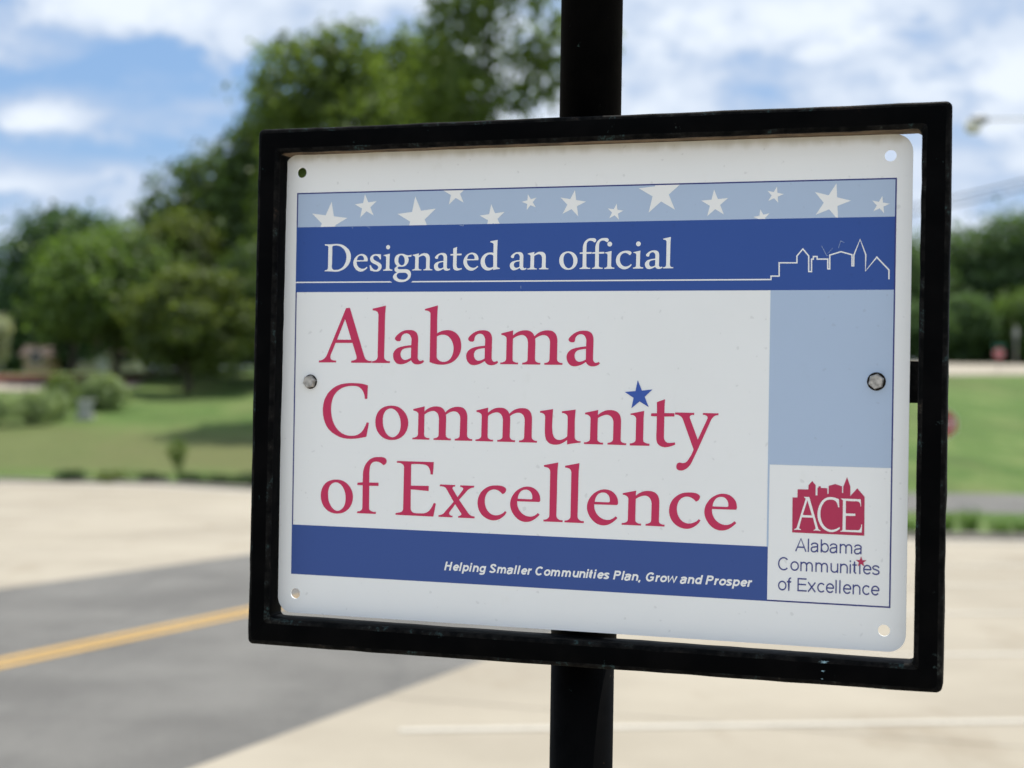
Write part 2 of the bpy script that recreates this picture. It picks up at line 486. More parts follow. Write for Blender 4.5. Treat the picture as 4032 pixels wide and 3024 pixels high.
GLYPHS = {
    'A': ['0,-35 25,-35 50,-39 74,-47 106,-65 134,-90 162,-130 183,-175 568,-1074 651,-1080 961,-165 975,-123 995,-85 1008,-71 1024,-58 1041,-48 1063,-40 1086,-36 1109,-36 1132,-40 1128,1 696,2 698,-39 720,-38 741,-42 762,-48 778,-54 794,-62 806,-73 811,-86 812,-100 810,-114 806,-129 802,-143 718,-389 356,-386 255,-151 250,-134 247,-117 247,-99 249,-89 252,-78 256,-68 262,-60 274,-52 288,-47 302,-43 337,-37 373,-37 372,-1 1,4', '552,-858 693,-450 384,-450'],
    'l': ['0,-1063 281,-1122 269,-962 265,-765 265,-568 260,-156 259,-132 261,-107 269,-85 278,-72 289,-61 301,-52 320,-42 342,-36 363,-35 385,-37 384,0 7,1 9,-34 31,-34 54,-38 75,-47 89,-56 102,-67 112,-79 121,-103 123,-129 123,-155 126,-928 126,-946 123,-963 118,-979 110,-991 101,-1002 90,-1011 70,-1020 49,-1025 27,-1029 5,-1032'],
    'a': ['34,-476 36,-488 41,-499 47,-510 73,-542 105,-569 147,-600 194,-624 233,-637 274,-645 312,-648 350,-648 389,-645 427,-635 446,-626 465,-614 481,-600 498,-574 510,-546 519,-505 520,-462 516,-121 517,-105 522,-89 530,-75 537,-66 546,-57 555,-50 566,-46 577,-46 587,-48 597,-51 614,-57 630,-65 651,-35 634,-19 616,-5 582,10 545,19 514,22 482,20 462,15 442,7 424,-3 407,-18 392,-36 385,-47 378,-59 350,-40 321,-23 286,-6 250,7 210,18 169,23 141,22 114,18 88,9 67,-5 49,-22 33,-41 15,-73 5,-108 1,-133 0,-158 3,-183 11,-207 23,-230 38,-250 67,-276 101,-297 149,-315 199,-327 243,-336 288,-343 333,-348 378,-353 382,-462 380,-482 374,-501 366,-520 356,-537 344,-553 329,-566 313,-575 294,-580 275,-582 257,-581 239,-577 222,-569 207,-560 193,-549 182,-536 170,-516 163,-494 162,-481 161,-468 159,-456 155,-448 150,-440 143,-434 135,-430 126,-428 117,-428 107,-428 92,-429 76,-432 62,-439 52,-446 44,-455 37,-465', '377,-306 376,-107 344,-89 311,-75 287,-68 263,-63 239,-64 225,-67 211,-73 199,-80 185,-93 175,-109 166,-126 160,-145 157,-164 156,-184 160,-208 169,-230 180,-247 193,-261 209,-273 243,-286 280,-294 328,-302'],
    'b': ['0,-1056 271,-1125 262,-1004 259,-822 261,-585 302,-609 346,-627 398,-641 452,-648 510,-647 566,-636 618,-614 664,-583 692,-554 717,-520 736,-484 754,-423 761,-360 760,-298 749,-236 724,-175 689,-120 645,-74 594,-36 543,-12 489,6 428,18 366,22 308,20 251,13 182,-4 115,-27 118,-239 118,-938 118,-955 117,-972 111,-988 103,-998 93,-1006 83,-1013 65,-1020 47,-1025 26,-1028 5,-1028', '259,-523 289,-540 321,-552 360,-559 400,-559 441,-552 480,-536 507,-517 531,-493 552,-466 577,-423 595,-376 604,-326 606,-276 599,-222 583,-169 569,-139 553,-110 532,-85 510,-68 487,-54 462,-43 427,-35 391,-34 367,-38 343,-44 320,-54 304,-65 288,-77 275,-91 267,-107 261,-124 259,-141'],
    'm': ['10,-590 250,-648 246,-622 244,-597 245,-573 247,-549 278,-579 313,-603 350,-622 388,-637 439,-648 491,-651 524,-650 556,-645 587,-634 610,-621 631,-605 649,-585 664,-562 674,-536 707,-570 745,-599 787,-622 833,-638 883,-649 934,-652 967,-650 999,-646 1030,-636 1056,-620 1079,-599 1098,-574 1112,-546 1120,-515 1126,-483 1128,-438 1127,-392 1126,-119 1127,-103 1130,-88 1137,-74 1146,-63 1156,-55 1168,-48 1183,-41 1200,-37 1217,-36 1234,-37 1233,-2 877,-1 877,-35 895,-34 913,-37 931,-42 945,-49 957,-58 968,-69 975,-88 977,-109 977,-131 983,-391 983,-434 975,-476 965,-497 952,-517 936,-534 916,-548 892,-557 868,-562 838,-562 809,-556 780,-547 732,-525 688,-494 693,-442 694,-389 690,-121 690,-108 692,-94 696,-81 702,-69 711,-59 722,-51 733,-45 749,-39 765,-36 782,-35 798,-38 795,-2 440,-1 441,-34 459,-34 477,-37 494,-42 509,-49 523,-57 535,-68 542,-86 544,-106 544,-127 547,-388 546,-428 538,-467 531,-488 520,-508 507,-526 488,-541 467,-553 444,-560 417,-562 389,-558 362,-551 323,-537 287,-518 266,-504 246,-488 244,-386 244,-104 245,-93 247,-82 251,-71 257,-62 266,-53 277,-47 288,-42 310,-36 332,-34 355,-36 354,-2 0,-2 2,-33 21,-33 41,-36 60,-42 75,-48 90,-56 101,-67 109,-79 113,-93 116,-108 116,-123 119,-465 119,-483 117,-501 111,-517 102,-527 91,-536 80,-543 59,-552 36,-557 14,-558'],
    'C': ['959,-1036 950,-774 899,-769 893,-823 878,-875 856,-920 826,-960 790,-989 749,-1010 686,-1022 621,-1022 548,-1017 476,-1002 405,-975 340,-937 290,-893 247,-841 219,-787 198,-730 182,-648 178,-564 182,-485 195,-406 217,-330 249,-258 292,-192 346,-134 407,-90 475,-59 547,-41 621,-37 686,-41 748,-57 797,-83 841,-118 877,-165 907,-218 929,-263 947,-309 994,-302 944,-27 868,-10 792,4 707,16 622,23 536,22 451,13 367,-11 287,-46 209,-91 139,-149 89,-213 51,-285 26,-354 9,-426 1,-497 0,-568 8,-644 26,-719 58,-793 101,-862 156,-923 219,-974 293,-1017 373,-1047 457,-1066 543,-1075 615,-1078 688,-1077 756,-1075 824,-1068 892,-1055'],
    'o': ['0,-314 2,-371 13,-427 28,-468 47,-507 73,-542 105,-573 143,-599 183,-620 258,-642 335,-649 402,-645 468,-630 512,-610 553,-584 590,-552 635,-501 668,-441 685,-386 693,-329 690,-267 677,-206 660,-162 637,-120 608,-83 557,-38 498,-5 429,17 357,24 290,22 225,7 180,-13 138,-39 101,-70 69,-107 43,-147 23,-191 6,-251', '158,-345 158,-403 168,-459 182,-494 200,-527 225,-555 247,-570 270,-582 295,-591 321,-594 351,-591 380,-581 408,-568 435,-547 459,-522 480,-494 506,-444 524,-391 534,-335 536,-278 533,-221 521,-165 507,-134 489,-105 467,-79 445,-61 420,-45 394,-34 366,-30 342,-32 318,-40 295,-51 274,-65 245,-91 222,-123 202,-158 181,-203 167,-251 160,-298'],
    'u': ['0,-602 256,-644 250,-510 244,-369 244,-303 249,-236 256,-184 273,-135 285,-115 300,-97 318,-82 339,-72 361,-67 383,-64 411,-66 438,-72 464,-82 505,-104 542,-134 548,-360 546,-485 545,-502 541,-520 534,-535 523,-546 510,-555 497,-562 476,-569 455,-574 433,-574 433,-606 699,-644 691,-535 687,-468 685,-402 689,-130 690,-117 693,-104 698,-92 707,-81 718,-72 731,-65 748,-57 767,-53 786,-50 805,-52 804,-24 739,-18 675,-9 609,2 542,16 543,-68 505,-40 465,-16 426,4 385,18 336,26 287,27 253,22 220,14 189,0 165,-20 144,-43 127,-69 109,-130 103,-194 101,-272 102,-350 104,-491 102,-506 98,-521 91,-534 82,-545 70,-553 58,-561 40,-567 21,-571 2,-571'],
    'n': ['12,-589 267,-644 263,-617 260,-590 260,-570 261,-550 295,-579 332,-603 374,-624 419,-640 466,-647 514,-648 563,-643 609,-628 633,-614 655,-596 674,-575 689,-547 699,-516 705,-484 708,-441 707,-399 705,-114 705,-98 707,-82 713,-68 722,-59 734,-51 745,-46 767,-38 790,-35 813,-36 811,-1 454,-3 456,-36 475,-37 494,-41 512,-47 526,-54 540,-63 551,-75 558,-93 560,-113 560,-133 562,-403 561,-430 557,-456 548,-480 538,-500 524,-518 508,-533 486,-546 461,-555 436,-559 396,-554 357,-542 307,-521 262,-493 259,-389 258,-118 258,-102 259,-86 265,-72 273,-61 285,-52 297,-45 314,-39 332,-35 351,-35 369,-38 367,-1 0,-1 1,-34 21,-34 42,-36 61,-42 77,-48 92,-56 105,-68 112,-84 115,-103 116,-122 120,-448 121,-469 120,-490 114,-510 106,-521 96,-531 85,-540 69,-549 51,-555 33,-558 14,-558'],
    'i': ['5,-589 266,-646 259,-569 255,-492 255,-330 252,-125 253,-111 255,-97 259,-83 266,-71 277,-63 290,-56 303,-51 326,-44 351,-40 375,-40 373,-1 0,3 0,-38 21,-37 41,-40 60,-47 74,-53 88,-62 98,-73 106,-86 109,-101 111,-117 111,-132 114,-467 115,-486 113,-504 108,-521 102,-531 94,-540 85,-548 72,-557 56,-563 40,-566 24,-567 8,-565'],
    't': ['108,-812 261,-868 256,-792 253,-715 253,-613 442,-614 440,-553 252,-549 250,-178 252,-152 258,-126 270,-103 283,-88 298,-76 315,-67 344,-63 375,-65 417,-69 458,-76 464,-36 426,-19 386,-4 333,11 278,18 248,16 218,11 190,1 166,-13 146,-30 129,-51 116,-85 109,-121 105,-201 109,-282 112,-549 0,-551 5,-603 112,-607'],
    'y': ['0,-628 356,-628 353,-587 343,-590 332,-591 320,-591 309,-588 299,-584 289,-577 281,-569 275,-559 273,-547 275,-535 279,-523 284,-511 430,-138 599,-518 603,-528 605,-539 604,-550 602,-560 597,-568 590,-575 582,-581 574,-586 561,-592 546,-595 531,-595 517,-593 518,-628 805,-628 805,-594 785,-594 765,-591 746,-585 720,-568 698,-546 678,-518 662,-487 433,41 329,268 306,314 276,355 242,390 201,416 174,429 144,437 115,438 96,436 78,431 62,423 49,411 43,399 39,385 37,371 37,357 40,342 45,327 53,314 62,305 73,299 85,294 108,292 132,298 156,300 184,296 210,288 236,268 255,240 274,211 302,166 326,119 342,81 354,43 154,-487 141,-518 121,-545 100,-563 77,-576 52,-585 27,-589 1,-588'],
    'f': ['544,-963 522,-983 497,-999 468,-1014 438,-1025 413,-1029 387,-1030 362,-1026 341,-1020 321,-1010 303,-997 288,-980 276,-959 266,-938 258,-899 255,-859 252,-801 253,-742 253,-613 451,-616 450,-553 254,-550 257,-132 258,-118 259,-104 262,-90 268,-78 281,-67 295,-59 311,-53 341,-44 373,-41 404,-45 402,-2 3,-3 4,-36 25,-37 46,-41 66,-48 80,-55 93,-64 103,-76 112,-94 115,-114 115,-135 115,-556 0,-555 3,-602 115,-612 116,-792 121,-836 132,-879 150,-932 177,-982 211,-1025 251,-1062 296,-1089 344,-1108 402,-1118 461,-1119 509,-1121 554,-1114 569,-1107 583,-1099 596,-1089 605,-1077 611,-1063 614,-1049 614,-1034 612,-1022 608,-1011 601,-1000 594,-991 584,-981 571,-973 558,-967'],
    'E': ['13,-1054 781,-1054 774,-934 766,-813 716,-815 713,-855 704,-893 692,-925 674,-954 660,-969 643,-981 624,-991 588,-1001 550,-1004 496,-1007 442,-1007 388,-1006 334,-1004 323,-1000 314,-993 310,-983 309,-971 310,-958 313,-583 685,-589 682,-491 310,-511 314,-153 315,-135 318,-116 325,-99 335,-85 348,-72 363,-62 388,-54 415,-52 442,-51 491,-50 541,-52 587,-55 632,-65 666,-83 697,-106 723,-136 745,-170 772,-216 793,-264 836,-254 789,0 0,-3 1,-38 35,-42 68,-49 91,-54 115,-60 134,-72 144,-85 152,-100 156,-115 158,-131 163,-930 162,-947 159,-962 152,-977 140,-989 126,-999 110,-1006 87,-1015 63,-1019 38,-1020 14,-1017'],
    'x': ['23,-627 334,-624 332,-594 322,-596 311,-596 300,-593 291,-588 283,-579 278,-569 279,-558 284,-547 386,-394 492,-536 497,-545 500,-556 499,-567 494,-574 487,-580 479,-585 468,-589 457,-592 446,-593 435,-591 440,-624 721,-624 719,-592 681,-585 645,-572 611,-552 581,-527 561,-504 541,-480 417,-345 604,-100 621,-80 641,-63 659,-53 678,-45 708,-38 739,-36 736,0 405,0 406,-32 418,-32 430,-34 441,-38 451,-44 459,-49 465,-56 469,-64 469,-74 465,-85 458,-94 339,-256 226,-100 221,-90 218,-80 218,-69 223,-59 230,-50 239,-43 248,-38 258,-34 268,-32 278,-32 288,-33 287,-1 0,-1 2,-32 31,-35 59,-43 85,-56 108,-72 129,-95 148,-120 308,-301 157,-543 146,-558 132,-570 116,-580 96,-587 75,-590 46,-593 17,-592'],
    'c': ['498,-485 475,-510 449,-531 417,-550 384,-563 348,-569 312,-568 287,-563 264,-554 241,-542 220,-526 200,-506 184,-485 165,-449 153,-410 146,-367 146,-323 151,-280 162,-238 182,-193 209,-153 230,-131 254,-111 281,-95 310,-84 341,-77 372,-75 415,-80 456,-93 486,-106 514,-122 537,-142 558,-165 587,-141 566,-106 540,-74 507,-45 470,-19 436,-1 400,12 361,21 322,24 276,20 231,9 180,-11 133,-39 89,-77 53,-123 29,-166 13,-213 3,-259 0,-305 4,-356 16,-405 37,-457 66,-505 105,-547 150,-582 193,-608 240,-628 291,-640 343,-645 398,-648 453,-645 483,-640 511,-633 538,-620 550,-612 562,-603 570,-591 573,-580 573,-569 571,-558 568,-548 563,-534 555,-521 546,-510 532,-499 515,-490'],
    'e': ['140,-360 576,-363 585,-371 592,-380 597,-396 597,-414 595,-432 590,-466 580,-499 561,-536 534,-570 501,-599 464,-622 429,-635 393,-643 355,-647 316,-646 268,-637 221,-620 171,-594 126,-562 84,-520 50,-473 24,-425 7,-374 0,-328 0,-281 8,-235 23,-190 46,-144 75,-101 112,-59 154,-24 197,1 244,18 289,26 334,26 376,20 417,8 459,-13 499,-39 547,-77 589,-121 555,-154 528,-127 497,-106 470,-92 441,-82 406,-78 370,-79 328,-87 287,-103 245,-128 209,-161 179,-200 157,-245 145,-282 140,-321', '149,-408 153,-443 163,-477 178,-508 192,-530 208,-549 228,-565 250,-576 274,-584 298,-587 322,-588 346,-584 369,-576 389,-562 407,-544 421,-523 430,-502 437,-480 439,-457 440,-446 441,-436 440,-425 435,-417 426,-411 416,-407'],
    'D': ['0,-534 64,-532 128,-532 194,-536 261,-538 319,-534 375,-521 424,-499 469,-468 507,-434 537,-394 551,-363 561,-329 565,-295 564,-246 554,-198 532,-150 502,-106 466,-70 423,-40 379,-17 331,-1 284,8 237,11 190,8 144,4 75,2 6,3 8,-20 18,-18 29,-18 39,-20 49,-24 58,-31 66,-39 72,-49 76,-62 77,-77 76,-92 78,-467 78,-477 75,-486 69,-494 62,-500 53,-503 44,-505 23,-509 2,-509', '163,-447 162,-459 161,-472 163,-483 168,-493 178,-499 190,-503 202,-505 228,-508 255,-507 293,-502 329,-491 359,-476 386,-455 410,-432 438,-394 458,-352 468,-312 471,-272 467,-225 454,-180 433,-132 403,-89 381,-68 357,-51 330,-37 291,-26 250,-23 229,-22 209,-23 190,-29 179,-38 170,-48 163,-60 157,-85 159,-113 161,-140'],
    's': ['238,-319 235,-222 212,-225 207,-240 199,-254 189,-266 178,-277 166,-285 153,-292 139,-296 125,-297 113,-296 102,-293 91,-288 83,-281 77,-271 74,-259 73,-248 77,-237 83,-228 92,-219 100,-211 135,-190 173,-174 205,-158 233,-137 243,-122 251,-105 255,-88 255,-74 252,-59 248,-46 241,-33 229,-17 213,-4 196,6 175,13 153,15 130,16 97,13 65,7 39,0 13,-8 0,-108 23,-109 32,-90 43,-72 57,-56 70,-44 84,-32 100,-23 117,-19 129,-18 141,-19 152,-22 163,-28 171,-35 178,-44 183,-54 185,-64 183,-74 178,-84 172,-93 165,-101 135,-119 102,-132 66,-148 35,-169 23,-184 14,-200 8,-218 7,-233 9,-249 13,-265 20,-279 34,-295 52,-308 72,-318 107,-326 144,-327 191,-326'],
    'g': ['27,-201 28,-221 32,-242 39,-261 51,-280 66,-296 84,-309 108,-320 135,-325 162,-327 198,-327 233,-319 250,-312 266,-304 295,-297 325,-295 355,-299 384,-307 377,-268 307,-267 317,-245 323,-222 323,-201 320,-181 314,-161 303,-139 288,-118 269,-101 248,-89 223,-80 199,-75 172,-75 146,-78 120,-75 112,-73 104,-69 98,-64 96,-56 97,-47 100,-39 108,-33 118,-29 128,-27 147,-25 167,-25 251,-26 273,-26 295,-23 316,-16 334,-7 350,5 362,20 370,37 375,56 376,75 375,95 371,116 364,135 351,156 333,174 313,189 276,208 236,219 194,225 152,224 111,219 73,206 54,196 36,184 20,169 13,158 6,146 1,134 0,121 3,107 8,95 16,83 25,72 43,56 64,43 87,35 75,32 63,27 53,20 44,12 38,4 33,-5 30,-15 29,-25 30,-35 34,-44 40,-53 46,-61 55,-70 65,-78 77,-84 89,-88 73,-99 60,-112 48,-128 36,-150 30,-175', '108,-212 110,-237 117,-260 123,-270 129,-280 137,-288 146,-295 156,-299 166,-300 176,-299 185,-297 195,-293 207,-284 217,-273 225,-260 231,-247 238,-227 242,-207 242,-186 241,-168 239,-151 233,-134 224,-120 215,-113 206,-107 196,-103 185,-101 173,-102 161,-106 149,-113 139,-121 128,-133 119,-148 112,-163 108,-187', '78,97 80,87 83,78 89,69 96,61 103,55 117,48 133,45 149,43 168,43 188,43 239,42 255,44 271,48 285,56 294,63 303,72 309,82 313,92 314,105 311,117 306,130 300,141 289,152 277,161 263,168 248,174 216,179 183,177 161,175 138,170 118,161 105,151 94,140 85,127 81,117 78,107'],
    'd': ['191,-546 339,-571 336,-494 332,-345 332,-79 332,-68 335,-58 340,-49 349,-43 359,-40 376,-34 393,-31 390,-16 359,-14 328,-10 292,-4 256,4 256,-23 234,-8 209,3 187,10 164,12 141,12 119,8 98,1 78,-10 55,-26 36,-46 20,-69 10,-92 3,-116 0,-141 1,-172 6,-202 17,-230 32,-255 51,-276 73,-295 105,-314 141,-327 169,-331 198,-332 228,-331 257,-327 257,-465 257,-477 256,-490 251,-501 246,-507 239,-512 232,-516 220,-521 207,-525 193,-525', '255,-266 248,-275 239,-282 230,-287 218,-292 205,-294 192,-295 175,-294 158,-289 142,-282 125,-270 110,-254 99,-235 90,-215 86,-192 84,-170 87,-148 93,-126 101,-104 111,-84 123,-65 140,-51 153,-44 168,-40 184,-38 203,-40 221,-44 240,-50 258,-58'],
}
LOGO = {
    'A': ['10377,6463 10478,6463 10638,7000 10642,7012 10646,7023 10652,7034 10660,7041 10669,7046 10679,7050 10689,7053 10687,7063 10658,7059 10629,7057 10596,7057 10563,7062 10563,7051 10574,7048 10584,7042 10592,7033 10595,7025 10597,7017 10596,7009 10549,6831 10351,6832 10309,7007 10308,7017 10308,7026 10311,7035 10318,7042 10328,7046 10339,7047 10337,7061 10314,7059 10290,7058 10254,7059 10218,7064 10219,7049 10231,7046 10242,7041 10252,7034 10259,7024 10265,7014 10268,7002 10411,6508 10412,6498 10410,6488 10403,6480 10393,6475', '10445,6522 10530,6791 10366,6790'],
    'C': ['11001,6483 11009,6626 10988,6625 10983,6593 10972,6562 10962,6544 10950,6527 10934,6513 10911,6501 10884,6496 10857,6495 10829,6497 10802,6504 10776,6515 10752,6535 10733,6559 10717,6586 10696,6633 10684,6683 10679,6731 10679,6779 10685,6827 10697,6874 10716,6920 10743,6961 10763,6983 10786,7002 10811,7017 10835,7026 10860,7032 10885,7034 10923,7027 10959,7014 10990,6997 11019,6976 11023,7011 10993,7035 10959,7055 10923,7068 10886,7075 10856,7074 10826,7068 10798,7058 10754,7035 10716,7004 10685,6963 10661,6917 10643,6870 10631,6822 10627,6771 10629,6719 10639,6663 10656,6609 10681,6557 10715,6511 10747,6484 10782,6464 10818,6453 10856,6449 10893,6451 10930,6458 10966,6469'],
    'E': ['11030,6468 11380,6469 11391,6597 11377,6595 11379,6581 11378,6566 11374,6552 11368,6539 11359,6527 11351,6520 11342,6514 11332,6509 11306,6506 11279,6509 11123,6508 11125,6730 11292,6730 11291,6769 11125,6773 11125,7025 11313,7022 11324,7023 11336,7023 11347,7020 11357,7016 11367,7010 11377,6998 11384,6983 11389,6968 11395,6943 11397,6917 11412,6919 11406,7059 11032,7058 11033,7046 11044,7046 11054,7043 11063,7036 11069,7027 11072,7016 11072,6525 11072,6515 11072,6506 11068,6497 11061,6490 11051,6484'],
    'town': ['10180,6481 10267,6479 10268,6331 10460,6328 10461,6251 10526,6175 10586,6247 10587,6430 10621,6431 10621,6293 10636,6291 10637,6265 10678,6264 10680,6294 10793,6294 10796,6393 10817,6394 10818,6250 10933,6214 11053,6252 11052,6368 11073,6369 11073,6259 11136,6085 11197,6251 11198,6421 11317,6277 11448,6425 11451,7113 10183,7110'],
    'star': ['7296,4410 7379,4603 7580,4578 7433,4717 7512,4905 7338,4804 7185,4933 7223,4739 7053,4633 7257,4613'],
}
BASE = {'Alabama': 207.15, 'Community': 281.17, 'of': 355.31, 'white': 116.81}
PLACED = [('A', 'Alabama', 40.7, 1), ('l', 'Alabama', 97.43, 1), ('a', 'Alabama', 119.81, 1), ('b', 'Alabama', 152.29, 1), ('m', 'Alabama', 230.23, 1), ('a', 'Alabama', 195.58, 1), ('a', 'Alabama', 295.8, 1), ('C', 'Community', 45.79, 1), ('o', 'Community', 102.23, 1), ('u', 'Community', 270.56, 1), ('n', 'Community', 314.11, 1), ('i', 'Community', 358.15, 1), ('t', 'Community', 377.86, 1), ('y', 'Community', 400.5, 1), ('m', 'Community', 141.38, 1), ('m', 'Community', 206.39, 1), ('f', 'of', 84.17, 1), ('E', 'of', 125.06, 1), ('x', 'of', 169.75, 1), ('c', 'of', 209.47, 1), ('e', 'of', 242.34, 1), ('o', 'of', 45.06, 1), ('l', 'of', 275.26, 1), ('l', 'of', 295.98, 1), ('e', 'of', 318.0, 1), ('n', 'of', 351.63, 1), ('c', 'of', 396.22, 1), ('e', 'of', 429.11, 1), ('D', 'white', 45.16, 1), ('s', 'white', 93.61, 1), ('g', 'white', 118.44, 1), ('d', 'white', 208.73, 1), ('e', 'white', 76.11, 0.5154), ('i', 'white', 108.03, 0.5154), ('n', 'white', 138.41, 0.5154), ('a', 'white', 161.05, 0.5154), ('t', 'white', 177.85, 0.5154), ('e', 'white', 191.2, 0.5154), ('a', 'white', 238.27, 0.5154), ('n', 'white', 255.72, 0.5154), ('o', 'white', 287.22, 0.5154), ('f', 'white', 307.09, 0.5154), ('f', 'white', 319.17, 0.5154), ('i', 'white', 331.16, 0.5154), ('c', 'white', 342.2, 0.5154), ('i', 'white', 358.63, 0.5154), ('a', 'white', 369.86, 0.5154), ('l', 'white', 386.78, 0.5154)]
DOTS = [(112.85, 93.81, 2.1), (336.03, 93.74, 2.26), (363.44, 93.86, 2.26)]
TOWN_LINE = [(486.67, 127.78), (486.62, 124.68), (493.94, 124.73), (493.75, 112.73), (509.66, 112.88), (509.56, 106.7), (514.79, 100.44), (520.06, 106.81), (520.28, 120.89), (522.79, 120.91), (522.62, 109.72), (524.21, 109.73), (524.17, 107.39), (527.55, 107.43), (527.58, 109.77), (536.94, 109.8), (537.08, 118.61), (538.85, 118.63), (538.66, 106.28), (548.46, 103.32), (558.17, 106.16), (558.32, 116.07), (559.75, 116.08), (559.8, 106.44), (565.05, 92.56), (570.19, 106.23), (570.09, 120.81), (579.73, 108.52), (590.4, 119.98), (590.52, 128.23)]
RULE = [(40.44, 127.76), (116.73, 127.79), (137.53, 127.67), (177.25, 127.81), (466.88, 127.8)]
STARS = [(49.15, 68.08, 20.24, 7.5), (88.79, 53.5, 12.3, -6.54), (142.77, 65.74, 21.13, -6.25), (181.91, 42.27, 12.94, -5.81), (220.16, 67.16, 13.29, -6.95), (257.13, 52.85, 7.87, -14.73), (299.27, 55.34, 13.27, 9.89), (340.78, 63.93, 8.02, 9.02), (383.53, 46.91, 21.16, -5.12), (434.45, 58.09, 13.12, -4.17), (477.63, 71.66, 7.85, -12.21), (489.02, 51.41, 7.88, 12.73), (539.24, 58.88, 17.37, 14.77), (582.13, 62.31, 8.16, 11.42)]


# ------------------------------------------------------------------ terrain
def cap(x):
    u = np.clip((x + 40) / 50, 0, 1)
    u = u * u * (3 - 2 * u)
    return 2.1 + 2.3 * u


def gz(x, y):
    x = np.asarray(x, float)
    y = np.asarray(y, float)
    z = -1.5 + 0.0725 * (y - 50)
    c = cap(x)
    k = 0.6
    h = np.clip(0.5 + 0.5 * (c - z) / k, 0, 1)
    up = c * (1 - h) + z * h - k * h * (1 - h)
    return np.where(y < 50, -0.03 * y, up)


def gh(x, y):
    return float(gz(x, y))


xs = np.concatenate([[-1500, -800, -400, -250, -160, -110], np.arange(-80, 81, 4.0), [110, 160, 250, 400, 800, 1500]])
ys = np.concatenate([[-60, -30, 0, 25, 40, 48, 50], np.arange(52, 150, 2.5), [160, 180, 220, 300, 450, 800, 1600, 2600]])
gv, gf = [], []
for j, yv in enumerate(ys):
    for i, xv in enumerate(xs):
        gv.append((xv, yv, gh(xv, yv) if yv > -31 else 0.9 * 1.0 + 0.9))
nx = len(xs)
for j in range(len(ys) - 1):
    for i in range(nx - 1):
        gf.append((j * nx + i, j * nx + i + 1, (j + 1) * nx + i + 1, (j + 1) * nx + i))
ground = mesh_obj('ground', gv, gf, M_GRASS, smooth=True)
tag(ground, 'grassy ground rising into a lawn slope', kind='structure')


def sheet(name, poly, dz, mat, parent=None):
    return mesh_obj(name, [(x, y, -0.03 * y + dz) for x, y in poly], [tuple(range(len(poly)))], mat, parent)


def clip(poly, p, q):
    """Keep the part of poly on the left of the line p->q."""
    out = []
    dx, dy = q[0] - p[0], q[1] - p[1]
    s = [dx * (b - p[1]) - dy * (a - p[0]) for a, b in poly]
    for i in range(len(poly)):
        j = (i + 1) % len(poly)
        if s[i] >= 0:
            out.append(poly[i])
        if (s[i] >= 0) != (s[j] >= 0):
            t_ = s[i] / (s[i] - s[j])
            out.append((poly[i][0] + t_ * (poly[j][0] - poly[i][0]), poly[i][1] + t_ * (poly[j][1] - poly[i][1])))
    return out


# road: its near edge and far edge both run in the direction (0.362, 1)
def near_x(y):
    return -1.58 + 0.365 * (y - 7.92)


def far_x(y):
    return -5.38 + 0.355 * (y - 16.26)


road = tag(sheet('road', [(far_x(-25), -25), (near_x(-25), -25), (near_x(37.2), 37.2), (far_x(37.2), 37.2)], 0.008, M_ASPH),
           'grey asphalt road with a double yellow centre line', kind='structure')
cross = tag(sheet('cross_street', [(1.0, 37.2), (80, 35.5), (80, 50.0), (4.0, 50.0)], 0.008, M_ASPH),
            'grey asphalt cross street below the grass slope', kind='structure')


def strip(name, xa, ya, xb, yb, w_, dz, mat, parent):
    d = Vector((xb - xa, yb - ya)).normalized()
    n_ = Vector((-d.y, d.x)) * w_ / 2
    pts = [(xa - n_.x, ya - n_.y), (xb - n_.x, yb - n_.y), (xb + n_.x, yb + n_.y), (xa + n_.x, ya + n_.y)]
    return sheet(name, pts, dz, mat, parent)


def mid_x(y):
    return -3.64 + 0.36 * (y - 11.02) if y < 12.7 else -3.18 + 0.036 + 0.355 * (y - 12.7)


for off in (-0.11, 0.11):
    strip('yellow_line', mid_x(-24) + off, -24, mid_x(36) + off, 36, 0.11, 0.013, M_YEL, road)

